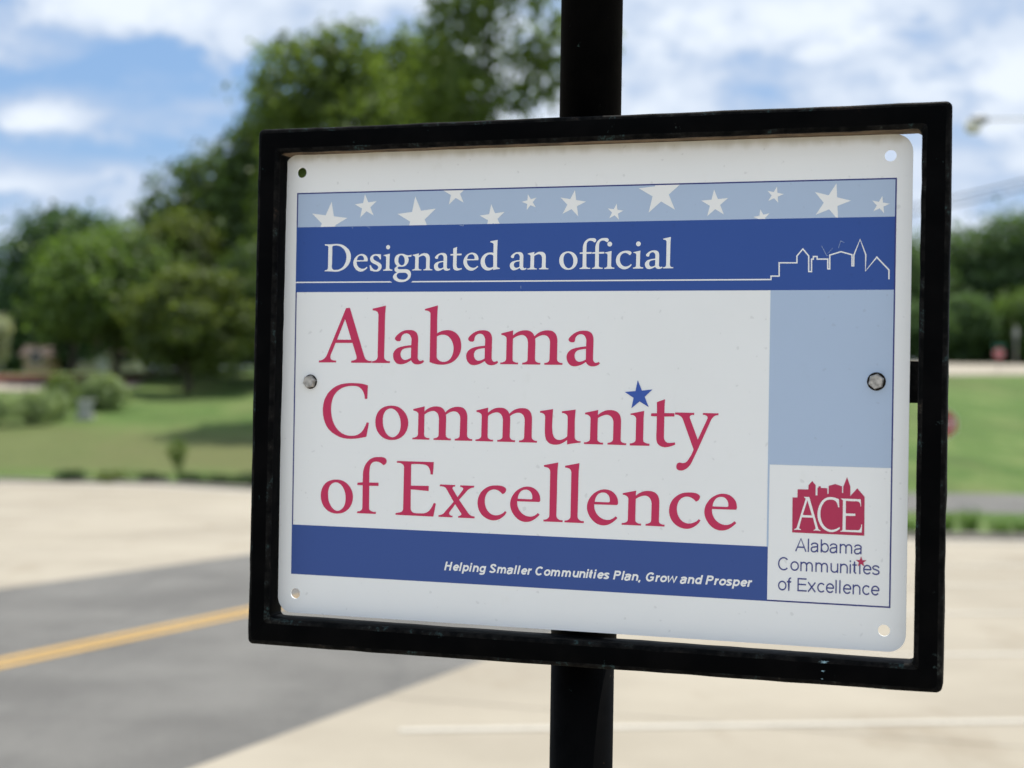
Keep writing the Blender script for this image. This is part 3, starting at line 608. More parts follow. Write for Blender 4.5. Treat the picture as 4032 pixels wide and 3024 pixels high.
# concrete parking lots either side of the road, laid in slabs with recessed joints
lots = [('parking_lot', 'pale concrete parking lot right of the road',
         [((near_x(-25), -25), (near_x(26), 26), -1), ((0, 26.75), (40, 27.6), -1)],
         [(near_x(-25), -25), (34, -25), (34, 27.3), (near_x(26.95) + 0.0, 26.85)], (0, 0)),
        ('forecourt', 'pale concrete forecourt beyond the asphalt road',
         [((far_x(-25), -25), (far_x(45), 45), 1), ((-7.3, 43.2), (-10.6, 46.3), 1), ((-10.6, 46.3), (-45, 50.6), 1), ((3.0, 36.6), (-7.3, 43.2), 1)],
         [(far_x(-25), -25), (far_x(36.6), 36.6), (-7.3, 43.2), (-10.6, 46.3), (-45, 50.0), (-60, 49.9), (-60, -25)], (0, 0))]
for name, lab, cuts, outline, _ in lots:
    lot = tag(sheet(name, outline, 0.002, M_JOINT), lab, kind='structure')
    ang = math.atan(0.36)
    ux, uy = math.cos(ang) , -math.sin(ang)
    vx, vy = math.sin(ang), math.cos(ang)
    S = 4.6
    G_ = 0.008
    for i in range(-16, 14):
        for j in range(-12, 18):
            u0, u1, v0, v1 = i * S + G_, (i + 1) * S - G_, j * S + G_, (j + 1) * S - G_
            cell = [(a * ux + b * vx, a * uy + b * vy) for a, b in ((u0, v0), (u1, v0), (u1, v1), (u0, v1))]
            cxm, cym = sum(p[0] for p in cell) / 4, sum(p[1] for p in cell) / 4
            if abs(cxm) > 0.42 * max(cym, 0) + 22 or cym > 58:
                continue
            for p, q, sgn in cuts:
                cell = clip(cell, p, q) if sgn > 0 else clip(cell, q, p)
                if len(cell) < 3:
                    break
            if len(cell) < 3:
                continue
            top = [(x, y, -0.03 * y + 0.012) for x, y in cell]
            bot = [(x, y, -0.03 * y + 0.001) for x, y in cell]
            n_ = len(cell)
            fs = [tuple(range(n_))] + [(k, n_ + k, n_ + (k + 1) % n_, (k + 1) % n_) for k in range(n_)]
            mesh_obj('concrete_slab', top + bot, fs, M_CONC, lot)
    if name == 'parking_lot':
        for k in range(5):
            y0 = 8.92 + 2.95 * k
            x0 = -0.62 + 0.75 * k
            strip('painted_line', x0, y0, x0 + 5.7, y0 + 0.16 * 5.7, 0.105, 0.017, M_LINE, lot)


def kerb(name, label, pts, w_=0.16, h_=0.13):
    mb = MB()
    for (xa, ya), (xb, yb) in zip(pts[:-1], pts[1:]):
        d = Vector((xb - xa, yb - ya)).normalized()
        n_ = Vector((-d.y, d.x)) * w_ / 2
        q = [(xa - n_.x, ya - n_.y), (xb - n_.x, yb - n_.y), (xb + n_.x, yb + n_.y), (xa + n_.x, ya + n_.y)]
        v = [(x, y, gh(x, y) - 0.05) for x, y in q] + [(x, y, gh(x, y) + h_) for x, y in q]
        mb.add(v, [(0, 3, 2, 1), (4, 5, 6, 7), (0, 1, 5, 4), (1, 2, 6, 5), (2, 3, 7, 6), (3, 0, 4, 7)])
    return tag(mb.build(name, M_KERB), label, kind='structure')


kerb('kerb', 'concrete kerb between the parking lot and the planted verge', [(near_x(27.0) + 0.2, 26.86), (12, 27.1), (34, 27.45)])
kerb('kerb', 'concrete kerb below the left lawn', [(2.3, 36.7), (-7.3, 43.3), (-10.6, 46.4), (-28, 48.6), (-60, 50.1)])
tag(sheet('gutter', [(near_x(25.6), 25.6), (34, 26.5), (34, 27.3), (near_x(26.7), 26.7)], 0.021, M_KERB), 'grey gutter pan along the planted verge', kind='structure')
tag(sheet('gutter', [(far_x(36), 36.0), (-7.3, 43.12), (-10.6, 46.22), (-45, 50.0 - .1), (-45, 48.2), (-11.0, 44.7), (-7.9, 41.9), (far_x(34.6), 34.6)], 0.021, M_KERB), 'grey gutter pan below the left lawn', kind='structure')

# pale road along the top of the right slope
tv, tf = [], []
for i in range(0, 22):
    x = 14 + i * 5.0
    for y in (112.5 + 0.35 * (x - 32), 118 + 0.35 * (x - 32), 125 + 0.35 * (x - 32), 131 + 0.35 * (x - 32)):
        tv.append((x, y, gh(x, y) + 0.05))
for i in range(21):
    for k in range(3):
        a = i * 4 + k
        tf.append((a, a + 4, a + 5, a + 1))
tag(mesh_obj('upper_road', tv, tf, M_CONC), 'pale concrete road along the top of the grass slope', kind='structure')


def draped(name, label, x0, x1, yfun, wid, mat, lift=0.04):
    v, f = [], []
    n_ = 14
    for i in range(n_):
        x = x0 + (x1 - x0) * i / (n_ - 1)
        for k in range(3):
            y = yfun(x) + wid * k / 2 + 0.25 * math.sin(x * 1.7 + k)
            v.append((x, y, gh(x, y) + lift))
    for i in range(n_ - 1):
        for k in range(2):
            a = i * 3 + k
            f.append((a, a + 3, a + 4, a + 1))
    return tag(mesh_obj(name, v, f, mat), label, kind='structure')


M_MULCH = plain('red_mulch', (0.115, 0.045, 0.035), 0.95, 0.1, var=0.35, scale=7.0)
draped('mulch_bed', 'dark red mulch bed behind the pale shrubs', -39, -23.0, lambda x: 90.5 + 0.1 * (x + 30), 8.5, M_MULCH, 0.06)
draped('path', 'pale gravel path in front of the mulch bed', -36, -22, lambda x: 84.4 + 0.35 * (x + 30), 5.2, M_CONC, 0.05)

# ------------------------------------------------------------------ the community sign
U0 = Vector((-0.23073861, 1.53824683, 1.97837671))      # upper left corner of the plate
YAW = math.atan2(-0.304401398, 0.952543852)
ax = Vector((0.95254385, -0.3044014, 0))
ay = Vector((0.3044014, 0.95254385, 0))
AXIS_U, AXIS_Y = 0.3042, 0.0445                           # centre of the pipe behind the frame
foot = U0 + ax * AXIS_U + ay * AXIS_Y
foot.z = gh(foot.x, foot.y)
sign = tag(empty('community_sign', foot, YAW), 'black framed town sign lettered in red and blue on a black pipe post', 'sign')


def L(u, v, y=0.0):
    """Plate coordinates (metres right, metres down, metres towards the back) to the sign's own space."""
    return (u - AXIS_U, y - AXIS_Y, U0.z - foot.z - v)


plate_e = None


def rounded(x0, x1, z0, z1, r, n=8):
    pts = []
    for cx_, cz_, a0 in ((x1 - r, z0 + r, -90), (x1 - r, z1 - r, 0), (x0 + r, z1 - r, 90), (x0 + r, z0 + r, 180)):
        for k in range(n + 1):
            a = math.radians(a0 + 90 * k / n)
            pts.append((cx_ + r * math.cos(a), cz_ + r * math.sin(a)))
    return pts


def tess(loops):
    tris = tessellate_polygon([[Vector((a, b, 0)) for a, b in lp] for lp in loops])
    flat = [p for lp in loops for p in lp]
    return flat, [tuple(t_) for t_ in tris]


def orient(verts, faces, want):
    out = []
    for f in faces:
        a, b, c = (Vector(verts[i]) for i in f[:3])
        if (b - a).cross(c - a).dot(want) < 0:
            f = tuple(reversed(f))
        out.append(f)
    return out


PW, PH = 0.6096, 0.4572
plate_origin = Vector(L(0, 0, 0))
HOLES = [(0.0187, 0.0183), (0.5903, 0.0188), (0.0189, 0.4378), (0.5908, 0.4386)]
outer = rounded(0, PW, 0, PH, 0.0155)
loops = [outer] + [[(hx + 0.0052 * math.cos(a * math.pi / 10), hv + 0.0052 * math.sin(a * math.pi / 10)) for a in range(20)] for hx, hv in HOLES]
flat, tris = tess(loops)
nf = len(flat)
pv = [(u, 0.0, -v) for u, v in flat] + [(u, 0.002, -v) for u, v in flat]
pf = orient(pv, tris, Vector((0, -1, 0))) + orient(pv, [tuple(i + nf for i in t_) for t_ in tris], Vector((0, 1, 0)))
s0 = 0
for lp in loops:
    n_ = len(lp)
    for k in range(n_):
        k2 = (k + 1) % n_
        pf.append((s0 + k, s0 + k2, nf + s0 + k2, nf + s0 + k))
    s0 += n_
plate = mesh_obj('plate', pv, pf, WHITE, sign)
plate.location = plate_origin
plate['label'] = 'white plate with rounded corners, printed in red and blue'


def flat_print(name, loops_list, mat, layer, label=None):
    """Printed areas on the face of the plate; loops in millimetres (right, down)."""
    v, f = [], []
    for loops in loops_list:
        fl, tr = tess([[(a / 1000, b / 1000) for a, b in lp] for lp in loops])
        b0 = len(v)
        vv = [(a, -0.00013 * layer, -b) for a, b in fl]
        f += [tuple(i + b0 for i in t_) for t_ in orient(vv, tr, Vector((0, -1, 0)))]
        v += vv
    o = mesh_obj(name, v, f, mat, plate)
    if label:
        o['label'] = label
    return o


def rect(a, b, c, d):
    return [(a, b), (c, b), (c, d), (a, d)]


BL_, BR_, BT, BB = 14.0, 596.1, 38.5, 418.5
LW = 1.3
flat_print('band', [[rect(BL_ + LW, BT + LW, BR_ - LW, 72.8)]], M_PALE, 1, 'pale blue band behind the stars')
flat_print('band', [[rect(BL_, 72.8, BR_ - LW, 137.5)]], M_BLUE, 1, 'royal blue band under the stars')
flat_print('panel', [[rect(486.4, 137.5, BR_ - LW, 295.0)], [rect(486.4, 295.0, 488.0, 369.3)]], M_PALE, 1, 'plain pale blue panel')
flat_print('band', [[rect(BL_, 369.3, 487.5, BB)]], M_BLUE2, 1, 'lower blue band')
flat_print('border', [[rect(BL_, BT, BR_, BT + LW)], [rect(BR_ - LW, BT + LW, BR_, BB)], [rect(487.5, BB - LW, BR_ - LW, BB)],
                      [rect(BL_, BT + LW, BL_ + LW, 72.8)], [rect(BL_, 137.5, BL_ + LW, 369.3)]], M_NAVY, 1, 'thin navy border line')


def dec(s):
    return [tuple(int(q) / 20 for q in p.split(',')) for p in s.split()]


lines = {}
for g, ln, x, s in PLACED:
    for_line = lines.setdefault(ln, [])
    traced_white = g in 'Dsgd'
    for_line.append([[(x + px * s, BASE[ln] + py * s) for px, py in dec(lp)] for lp in GLYPHS[g]])
wl = lines['white']
for a, b, r in DOTS:
    wl.append([[(a + r * math.cos(k * math.pi / 12), b + r * math.sin(k * math.pi / 12)) for k in range(24)]])
flat_print('lettering', lines['Alabama'], M_RED, 2, 'large red lettering reading Alabama')
flat_print('lettering', lines['Community'], M_RED, 2, 'large red lettering reading Community')
flat_print('lettering', lines['of'], M_RED, 2, 'large red lettering reading of Excellence')
flat_print('lettering', wl, M_WHITEP, 2, 'white lettering reading Designated an official')
flat_print('star', [[dec(LOGO['star'][0])]], M_STARB, 3, 'blue star dotting the i')


def star_pts(cx_, cy2, r, deg):
    return [(cx_ + rr * math.sin(math.radians(deg + 36 * k)), cy2 - rr * math.cos(math.radians(deg + 36 * k)))
            for k in range(10) for rr in ((r if k % 2 == 0 else r * 0.382),)]


def clip_rect(poly, y0, y1):
    poly = clip(poly, (0, y0), (1, y0))
    return clip(poly, (1, y1), (0, y1))


def clip_concave(poly, y0, y1):
    # the star cut by the band's edges (each cut leaves simple shapes for a five pointed star fan)
    cx_ = sum(p[0] for p in poly) / len(poly)
    cy2 = sum(p[1] for p in poly) / len(poly)
    out = []
    for k in range(len(poly)):
        tri = [(cx_, cy2), poly[k], poly[(k + 1) % len(poly)]]
        c = clip_rect(tri, y0, y1)
        if len(c) >= 3:
            out.append([c])
    return out


for sx, sy, r, deg in STARS:
    flat_print('star', clip_concave(star_pts(sx, sy, r, deg), BT + LW, 72.8), M_WHITEP, 2)


def poly_line(pts, w_):
    out = []
    pts = [Vector(p) for p in pts]
    left, right = [], []
    for i, p in enumerate(pts):
        d0 = (p - pts[i - 1]).normalized() if i > 0 else (pts[1] - p).normalized()
        d1 = (pts[i + 1] - p).normalized() if i < len(pts) - 1 else d0
        n0, n1 = Vector((-d0.y, d0.x)), Vector((-d1.y, d1.x))
        mm = (n0 + n1)
        mm = mm / max(mm.length_squared, 1.3) * 2 * w_ / 2
        left.append(p + mm)
        right.append(p - mm)
    for i in range(len(pts) - 1):
        out.append([[tuple(left[i]), tuple(left[i + 1]), tuple(right[i + 1]), tuple(right[i])]])
    return out


ry = 131.0
ry = sum(p[1] for p in RULE) / len(RULE)
flat_print('rule', [[[(BL_, ry - .62), (RULE[1][0] - 1.2, ry - .62), (RULE[1][0] + 1.0, ry + .62), (BL_, ry + .62)]],
                    [[(RULE[2][0] + 1.6, ry - .62), (TOWN_LINE[0][0] + 0.5, ry - .62), (TOWN_LINE[0][0] + 0.5, ry + .62), (RULE[2][0], ry + .62)]]],
           M_WHITEP, 2, 'thin white rule under the white lettering')
flat_print('skyline_drawing', poly_line(TOWN_LINE, 1.15), M_WHITEP, 2, 'white outline drawing of town roofs and a steeple')
logo = flat_print('skyline_emblem', [[dec(LOGO['town'][0])]], M_MAROON, 2, 'crimson silhouette of town roofs')
flat_print('lettering', [[dec(lp) for lp in LOGO[c]] for c in 'ACE'], M_WHITEP, 3, 'white capitals reading ACE on the crimson emblem')


def arc(cx_, cy2, rx, ry_, a0, a1, n=None):
    n = n or max(4, int(abs(a1 - a0) / 15))
    return [(cx_ + rx * math.cos(math.radians(a0 + (a1 - a0) * k / n)), cy2 + ry_ * math.sin(math.radians(a0 + (a1 - a0) * k / n))) for k in range(n + 1)]


def sans(ch, w_):
    """Plain sans-serif letter as centre lines of strokes; unit em, returns (strokes, advance)."""
    h_ = w_ / 2
    X, Cc = 0.519, 0.716
    xm, xr = X / 2, X / 2 - h_ + 0.006
    Lx = 0.075 + h_
    bw = 0.225 - h_ * 0.5
    bc = Lx + bw
    Rx = Lx + 2 * bw
    stem = lambda x, a, b: [(x, a), (x, b)]
    arch = lambda x, w2: [(x, X * 0.5)] + arc(x + w2, X - h_ - 0.17, w2, 0.17 + 0.004, 170, 0)[0:] + [(x + 2 * w2, 0)]
    if ch == ' ':
        return [], 0.278
    if ch == 'H':
        return [stem(Lx, 0, Cc), stem(0.64 - h_, 0, Cc), [(Lx, 0.385), (0.64 - h_, 0.385)]], 0.72
    if ch == 'A':
        return [[(h_ * 0.8, 0), (0.335, Cc - 0.01), (0.67 - h_ * 0.8, 0)], [(0.13, 0.235), (0.54, 0.235)]], 0.67
    if ch == 'C':
        return [arc(0.385, 0.358, 0.335 - h_, 0.37 - h_, 42, 318)], 0.722
    if ch == 'G':
        return [arc(0.395, 0.358, 0.345 - h_, 0.37 - h_, 42, 325), [(0.40, 0.33), (0.70 - h_, 0.33), (0.70 - h_, 0.09)]], 0.778
    if ch == 'S':
        return [[(0.59 - h_, 0.52)] + arc(0.335, 0.545, 0.25 - h_, 0.185 - h_, 15, 215) + arc(0.335, 0.185, 0.275 - h_, 0.20 - h_, 62, -165)], 0.667
    if ch == 'P':
        return [stem(Lx, 0, Cc), [(Lx, Cc - h_), (0.40, Cc - h_)] + arc(0.41, 0.505, 0.20 - h_, 0.211 - h_, 80, -80) + [(0.40, 0.294 + h_), (Lx, 0.294 + h_)]], 0.667
    if ch == 'E':
        return [stem(Lx, 0, Cc), [(Lx, Cc - h_), (0.61, Cc - h_)], [(Lx, 0.375), (0.58, 0.375)], [(Lx, h_), (0.625, h_)]], 0.667
    if ch == 'l':
        return [stem(Lx, 0, Cc)], 0.15 + w_
    if ch in 'i\u0131':
        st = [stem(Lx, 0, X)]
        if ch == 'i':
            st.append(stem(Lx, Cc - max(w_, 0.09), Cc))
        return st, 0.15 + w_
    if ch == 'e':
        return [[(bc + bw + 0.0, xm + 0.005), (bc - bw, xm + 0.005)], arc(bc, xm, bw, xr, 0, 322)], 0.556
    if ch == 'o':
        return [arc(bc, xm, bw + 0.01, xr, 0, 360, 28)], 0.58
    if ch == 'c':
        return [arc(bc, xm, bw, xr, 42, 318)], 0.51
    if ch == 'p':
        return [stem(Lx, -0.2, X), arc(bc, xm, bw, xr, 0, 360, 28)], 0.58
    if ch == 'b':
        return [stem(Lx, 0, Cc), arc(bc, xm, bw, xr, 0, 360, 28)], 0.58
    if ch == 'd':
        return [stem(Rx, 0, Cc), arc(bc, xm, bw, xr, 0, 360, 28)], 0.58
    if ch == 'g':
        return [[(Rx, X), (Rx, -0.04)] + arc(bc, -0.06, bw, 0.15 - h_, 0, -155), arc(bc, xm, bw, xr, 0, 360, 28)], 0.58
    if ch == 'n':
        return [stem(Lx, 0, X), arch(Lx, bw * 0.92)], 0.556
    if ch == 'm':
        a = bw * 0.80
        return [stem(Lx, 0, X), arch(Lx, a), arch(Lx + 2 * a, a)], 0.12 + 4 * a + w_ + 0.03
    if ch == 'u':
        a = bw * 0.92
        return [stem(Lx + 2 * a, 0, X), [(Lx, X)] + [(x, X - y) for x, y in arch(Lx, a)[1:-1]][::1] + [(Lx + 2 * a, X * 0.5)]], 0.556
    if ch == 'r':
        return [stem(Lx, 0, X), [(Lx, X * 0.5)] + arc(Lx + 0.19, X - h_ - 0.17, 0.19, 0.17, 165, 82)], 0.34 + h_ * 0.4
    if ch == 't':
        return [[(0.13, 0.67), (0.13, 0.14)] + arc(0.13 + 0.10, 0.14, 0.10, 0.14 - h_, 180, 275), [(0.01, X - h_), (0.27, X - h_)]], 0.33
    if ch == 'f':
        return [[(0.13, 0), (0.13, 0.56)] + arc(0.13 + 0.12, 0.56, 0.12, 0.165 - h_, 180, 85), [(0.01, X - h_), (0.27, X - h_)]], 0.29
    if ch == 's':
        return [[(0.43 - h_ * .6, 0.375)] + arc(0.25, 0.385, 0.19 - h_ * .6, 0.14 - h_, 15, 225) + arc(0.25, 0.145, 0.21 - h_ * .6, 0.155 - h_, 60, -165)], 0.49
    if ch == 'a':
        rx = 0.45 - h_ * .5
        return [[(0.07, 0.37)] + arc(0.255, 0.36, 0.19, 0.165 - h_ + .004, 150, 12) + [(rx, 0.30), (rx, 0)],
                [(rx, 0.31), (0.22, 0.275)] + arc(0.20, 0.145, 0.155 - h_ * .4, 0.13, 100, 270) + [(0.30, 0.03), (rx, 0.13)]], 0.54
    if ch == 'w':
        return [[(h_, X), (0.20, 0.03), (0.41, X - 0.03), (0.62, 0.03), (0.82 - h_, X)]], 0.80
    if ch == 'x':
        return [[(h_, 0), (0.50 - h_, X)], [(h_, X), (0.50 - h_, 0)]], 0.50
    if ch == ',':
        return [[(0.16, 0.07), (0.16, 0.0), (0.12, -0.12)]], 0.278
    raise KeyError(ch)


def font_text(body, x0, x1, base_v, height, mat, layer, label, weight=0.1, shear=0.0):
    """Sans lettering fitted to a width and a capital height in millimetres."""
    pen, quads = 0.0, []
    for ch in body:
        st, adv = sans(ch, weight)
        for si, s_ in enumerate(st):
            for loop in poly_line([(pen + x, y) for x, y in s_], weight):
                quads.append((si, [(x + shear * y, y) for x, y in loop[0]]))
        pen += adv
    xa = min(p[0] for _, q in quads for p in q)
    xb = max(p[0] for _, q in quads for p in q)
    sx, sy = (x1 - x0) / (xb - xa) / 1000, height / 0.716 / 1000
    v, f = [], []
    for n_, (si, q) in enumerate(quads):
        b0 = len(v)
        v += [(x0 / 1000 + (x - xa) * sx, -0.00013 * layer - 0.000012 * si - 0.000002 * (n_ % 2), -base_v / 1000 + y * sy) for x, y in q]
        f.append((b0, b0 + 1, b0 + 2, b0 + 3))
    o = mesh_obj('lettering', v, orient(v, f, Vector((0, -1, 0))), mat, plate)
    o['label'] = label
    return o


font_text('Alabama', 512.0, 570.6, 372.3, 11.7, M_TEXT, 2, 'small indigo lettering reading Alabama', 0.074)
font_text('Communit\u0131es', 496.9, 586.4, 389.9, 11.7, M_TEXT, 2, 'small indigo lettering reading Communities', 0.074)
font_text('of Excellence', 497.2, 586.5, 408.1, 11.9, M_TEXT, 2, 'small indigo lettering reading of Excellence', 0.074)
font_text('Helping Smaller Communities Plan, Grow and Prosper', 176.5, 474.0, 406.6, 8.4, M_WHITEP, 2,
          'small white bold italic lettering along the lower blue band', 0.145, 0.22)
for pts_, w_ in (([(531.3, 97.8), (536.0, 106.8), (537.1, 106.9)], 0.28), ([(536.8, 105.3), (538.9, 102.5), (541.2, 100.0)], 0.18),
                 ([(546.3, 100.1), (548.05, 93.7), (551.3, 95.2)], 0.28), ([(74.4, 73.2), (75.1, 75.1)], 0.3), ([(90.3, 72.9), (93.3, 75.1)], 0.25),
                 ([(186.8, 73.5), (190.6, 74.4), (190.9, 72.9)], 0.28), ([(249.6, 132.2), (249.7, 135.0)], 0.22)):
    flat_print('scratch', poly_line(pts_, w_), M_PALE, 3)
flat_print('star', [[star_pts(570.2, 379.0, 5.0, -1)]], M_MAROON, 3, 'small crimson star dotting an i')

# frame: welded square tube with rounded, flaking edges
OUT = [(-0.0205, -0.0232), (0.6425, -0.0243), (0.6418, 0.4872), (-0.0238, 0.4882)]
INN = [(0.0028, 0.0008), (0.6178, -0.0012), (0.6172, 0.4638), (-0.0014, 0.4612)]
FRONT, BACK = -0.020, 0.013
prof = []
er = 0.0042
for (ca, cb, a0) in ((1, 0, 270), (1, 1, 0), (0, 1, 90), (0, 0, 180)):
    for k in range(5):
        prof.append((ca, cb, math.radians(a0 + 90 * k / 4)))


def frame_ring():
    v, f, mi = [], [], []
    seg = 30
    path = []
    for i in range(4):
        for q in [0, .0025, .005, .0075, .010, .0125] + [k / seg for k in range(1, seg)] + [.9875, .990, .9925, .995, .9975]:
            path.append((i, q))
    np_ = len(prof)
    for i, t_ in path:
        j = (i + 1) % 4
        o_ = Vector(OUT[i]).lerp(Vector(OUT[j]), t_)
        n_ = Vector(INN[i]).lerp(Vector(INN[j]), t_)
        if True:
            W_ = 0.0232
            corner = t_ == 0
            for ca, cb, a in prof:
                # a-axis: 0 at the inner edge, 1 at the outer edge ; b-axis: depth
                ra = er / W_
                aa = (ca * (1 - 2 * ra) + ra) + ra * math.cos(a)
                bb = FRONT + er + cb * (BACK - FRONT - 2 * er) + er * math.sin(a)
                p = n_.lerp(o_, aa)
                edge_len = 0.66 if i % 2 == 0 else 0.51
                sd = min(t_, 1 - t_) * edge_len
                Rr = 0.0055
                inward = (Vector((0.31, 0.23)) - o_)
                nrm = (Vector((0, 1)), Vector((-1, 0)), Vector((0, -1)), Vector((1, 0)))[i]
                if sd < Rr:
                    dip = Rr - math.sqrt(max(0, Rr * Rr - (Rr - sd) ** 2))
                    if corner:
                        nrm = (nrm + (Vector((1, 0)), Vector((0, 1)), Vector((-1, 0)), Vector((0, -1)))[i])
                        dip = Rr * 0.30
                    p = p + nrm * dip * (max(0, (aa - 0.5) * 2) if aa > 0.5 else (0.5 - aa) * 2 * 0.9)
                jit = Vector((noise.noise(Vector((p.x * 60, p.y * 60, bb * 60))), noise.noise(Vector((p.y * 60, bb * 60, p.x * 60 + 9)))))
                p = p + jit * 0.0007
                v.append(L(p.x, p.y, bb + 0.0003 * noise.noise(Vector((p.x * 90, p.y * 90, 3)))))
    n_p = len(path)
    for r in range(n_p):
        r2 = (r + 1) % n_p
        for k in range(np_):
            k2 = (k + 1) % np_
            f.append((r * np_ + k, r * np_ + k2, r2 * np_ + k2, r2 * np_ + k))
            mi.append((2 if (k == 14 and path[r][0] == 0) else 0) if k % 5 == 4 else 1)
    return v, f, mi


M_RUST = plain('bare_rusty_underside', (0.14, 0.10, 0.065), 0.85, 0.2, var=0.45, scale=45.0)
fv, ff_, fmi = frame_ring()
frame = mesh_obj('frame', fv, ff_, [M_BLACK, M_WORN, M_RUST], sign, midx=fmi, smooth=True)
frame['label'] = 'black square tube frame with flaking edges'

top_v, bot_v = U0.z - foot.z + 1.3, 0.0
mb = MB()
mb.tube([(0, 0, -0.1), (0, 0, 1.2), (0, 0, U0.z - foot.z - 0.475)], [0.0306, 0.0306, 0.0306], n=40)
lo = mb.build('lower_pipe', M_BLACK, sign, smooth=True)
mb = MB()
mb.tube([(0.0005, 0.001, U0.z - foot.z - 0.475), (0.0005, 0.001, U0.z - foot.z + 0.012)], [0.0318, 0.0308], n=40)
mb.build('middle_pipe', M_BLACK, sign, smooth=True)
mb = MB()
mb.tube([(-0.0008, 0, U0.z - foot.z + 0.012), (-0.0008, 0, U0.z - foot.z + 0.6), (-0.0008, 0, U0.z - foot.z + 1.5)], [0.0299, 0.0299, 0.0299], n=40)
mb.build('upper_pipe', M_BLACK, sign, smooth=True)
mb = MB()
mb.ball((0, 0, U0.z - foot.z + 1.52), 0.045, 1.0, 20, 12)
mb.build('finial', M_BLACK, sign, smooth=True)

for uu, vv_, nm, da in ((0.0319, 0.2266, 'left', 12), (0.5811, 0.2187, 'right', 20)):
    # mounting tab behind the plate
    mb = MB()
    if nm == 'left':
        xa, _, za = L(-0.006, vv_ + 0.0185)
        xb, _, zb = L(0.045, vv_ - 0.0185)
    else:
        xa, _, za = L(0.567, vv_ + 0.0185)
        xb, _, zb = L(0.622, vv_ - 0.0185)
    y0 = -AXIS_Y + 0.0024
    mb.box(xa, xb, y0, y0 + 0.004, za, zb)
    mb.build('mounting_tab', M_WORN, sign)
    c = Vector(L(uu, vv_))
    mb = MB()
    rh = 0.0070 if nm == 'right' else 0.0066
    ring = []
    for (rad, dy) in ((rh, -0.0006), (rh, -0.0042), (rh * 0.86, -0.0053)):
        for k in range(6):
            a = math.radians(60 * k + da)
            ring.append((c.x + rad * math.cos(a), c.y + dy, c.z + rad * math.sin(a)))
    mb.add(ring, [(0, 6, 7, 1), (1, 7, 8, 2), (2, 8, 9, 3), (3, 9, 10, 4), (4, 10, 11, 5), (5, 11, 6, 0),
                  (6, 12, 13, 7), (7, 13, 14, 8), (8, 14, 15, 9), (9, 15, 16, 10), (10, 16, 17, 11), (11, 17, 12, 6), (12, 17, 16, 15, 14, 13)])
    bolt = mb.build('bolt', M_STEEL, sign)
    # dark flat ring under the head
    mb = MB()
    n_ = 20
    rr = []
    for rad in (0.0082 if nm == 'right' else 0.0072, 0.004):
        for k in range(n_):
            a = 2 * math.pi * k / n_
            rr.append((c.x + rad * math.cos(a), c.y - 0.0006, c.z + rad * math.sin(a)))
    mb.add(rr, [(k, n_ + k, n_ + (k + 1) % n_, (k + 1) % n_) for k in range(n_)])
    mb.build('bolt_ring', M_RING, bolt)
# flaked patch of paint on the bottom tube and a spider's knot behind the pipe
M_CHIP = plain('primer_patch', (0.22, 0.36, 0.42), 0.7, 0.3, var=0.4, scale=300.0)
for (pu, pvv, sc_) in ((0.541, 0.4665, 1.0), (0.5405, 0.4745, 0.45), (0.5398, 0.4815, 0.3)):
    pts = []
    for k in range(14):
        a = 2 * math.pi * k / 14
        r = sc_ * (0.0034 if k % 2 else 0.0016) * random.uniform(0.6, 1.2)
        pts.append(L(pu + r * 1.5 * math.cos(a), pvv + r * 0.6 * math.sin(a), FRONT - 0.0006))
    o = mesh_obj('paint_chip', pts, orient(pts, [tuple(range(14))], Vector((0, -1, 0))), M_CHIP, frame)


# ------------------------------------------------------------------ trees and plants
def leaf_cloud(lobes, count, size, seed, squash=0.75):
    """Leaf-spray quads spread through overlapping lobes (centre, radii), thicker near their surfaces."""
    rng = np.random.default_rng(seed)
    lob = np.array([(*c, *r) for c, r in lobes], float)
    vol = lob[:, 3] * lob[:, 4] * lob[:, 5]
    pick = rng.choice(len(lob), count, p=vol / vol.sum())
    d = rng.normal(size=(count, 3))
    d /= np.linalg.norm(d, axis=1)[:, None]
    r = rng.uniform(0.35, 1.0, count) ** 0.45 * (1 + 0.13 * np.clip(rng.normal(size=count), 0, 1.8))
    # clump: pull radius around by cheap directional noise
    ph = rng.uniform(0, 6.28, (len(lob), 3))
    w_ = 1 + 0.16 * np.sin(3.1 * d[:, 0] + ph[pick, 0]) * np.sin(3.7 * d[:, 1] + ph[pick, 1]) + 0.12 * np.sin(5.3 * d[:, 2] + ph[pick, 2])
    c = lob[pick, :3] + d * (r * w_)[:, None] * lob[pick, 3:]
    a = rng.normal(size=(count, 3))
    a /= np.linalg.norm(a, axis=1)[:, None]
    up = d * 0.6 + rng.normal(size=(count, 3)) * 0.7 + np.array([0, 0, 0.5])
    b = np.cross(up, a)
    b /= np.linalg.norm(b, axis=1)[:, None]
    a = np.cross(b, up)
    a /= np.linalg.norm(a, axis=1)[:, None]
    s = size * rng.uniform(0.55, 1.3, count)
    a *= s[:, None]
    b *= (s * squash)[:, None]
    v = np.empty((count, 4, 3))
    v[:, 0] = c - a * 0.5
    v[:, 1] = c - b * 0.5
    v[:, 2] = c + a * 0.5
    v[:, 3] = c + b * 0.5
    return v.reshape(-1, 3)


def quads_obj(name, v, mat, parent):
    n_ = len(v) // 4
    me = bpy.data.meshes.new(name)
    me.vertices.add(len(v))
    me.vertices.foreach_set('co', v.astype(np.float32).ravel())
    me.loops.add(n_ * 4)
    me.loops.foreach_set('vertex_index', np.arange(n_ * 4, dtype=np.int32))
    me.polygons.add(n_)
    me.polygons.foreach_set('loop_start', np.arange(0, n_ * 4, 4, dtype=np.int32))
    me.materials.append(mat)
    me.update(calc_edges=True)
    o = bpy.data.objects.new(name, me)
    COL.objects.link(o)
    o.parent = parent
    return o


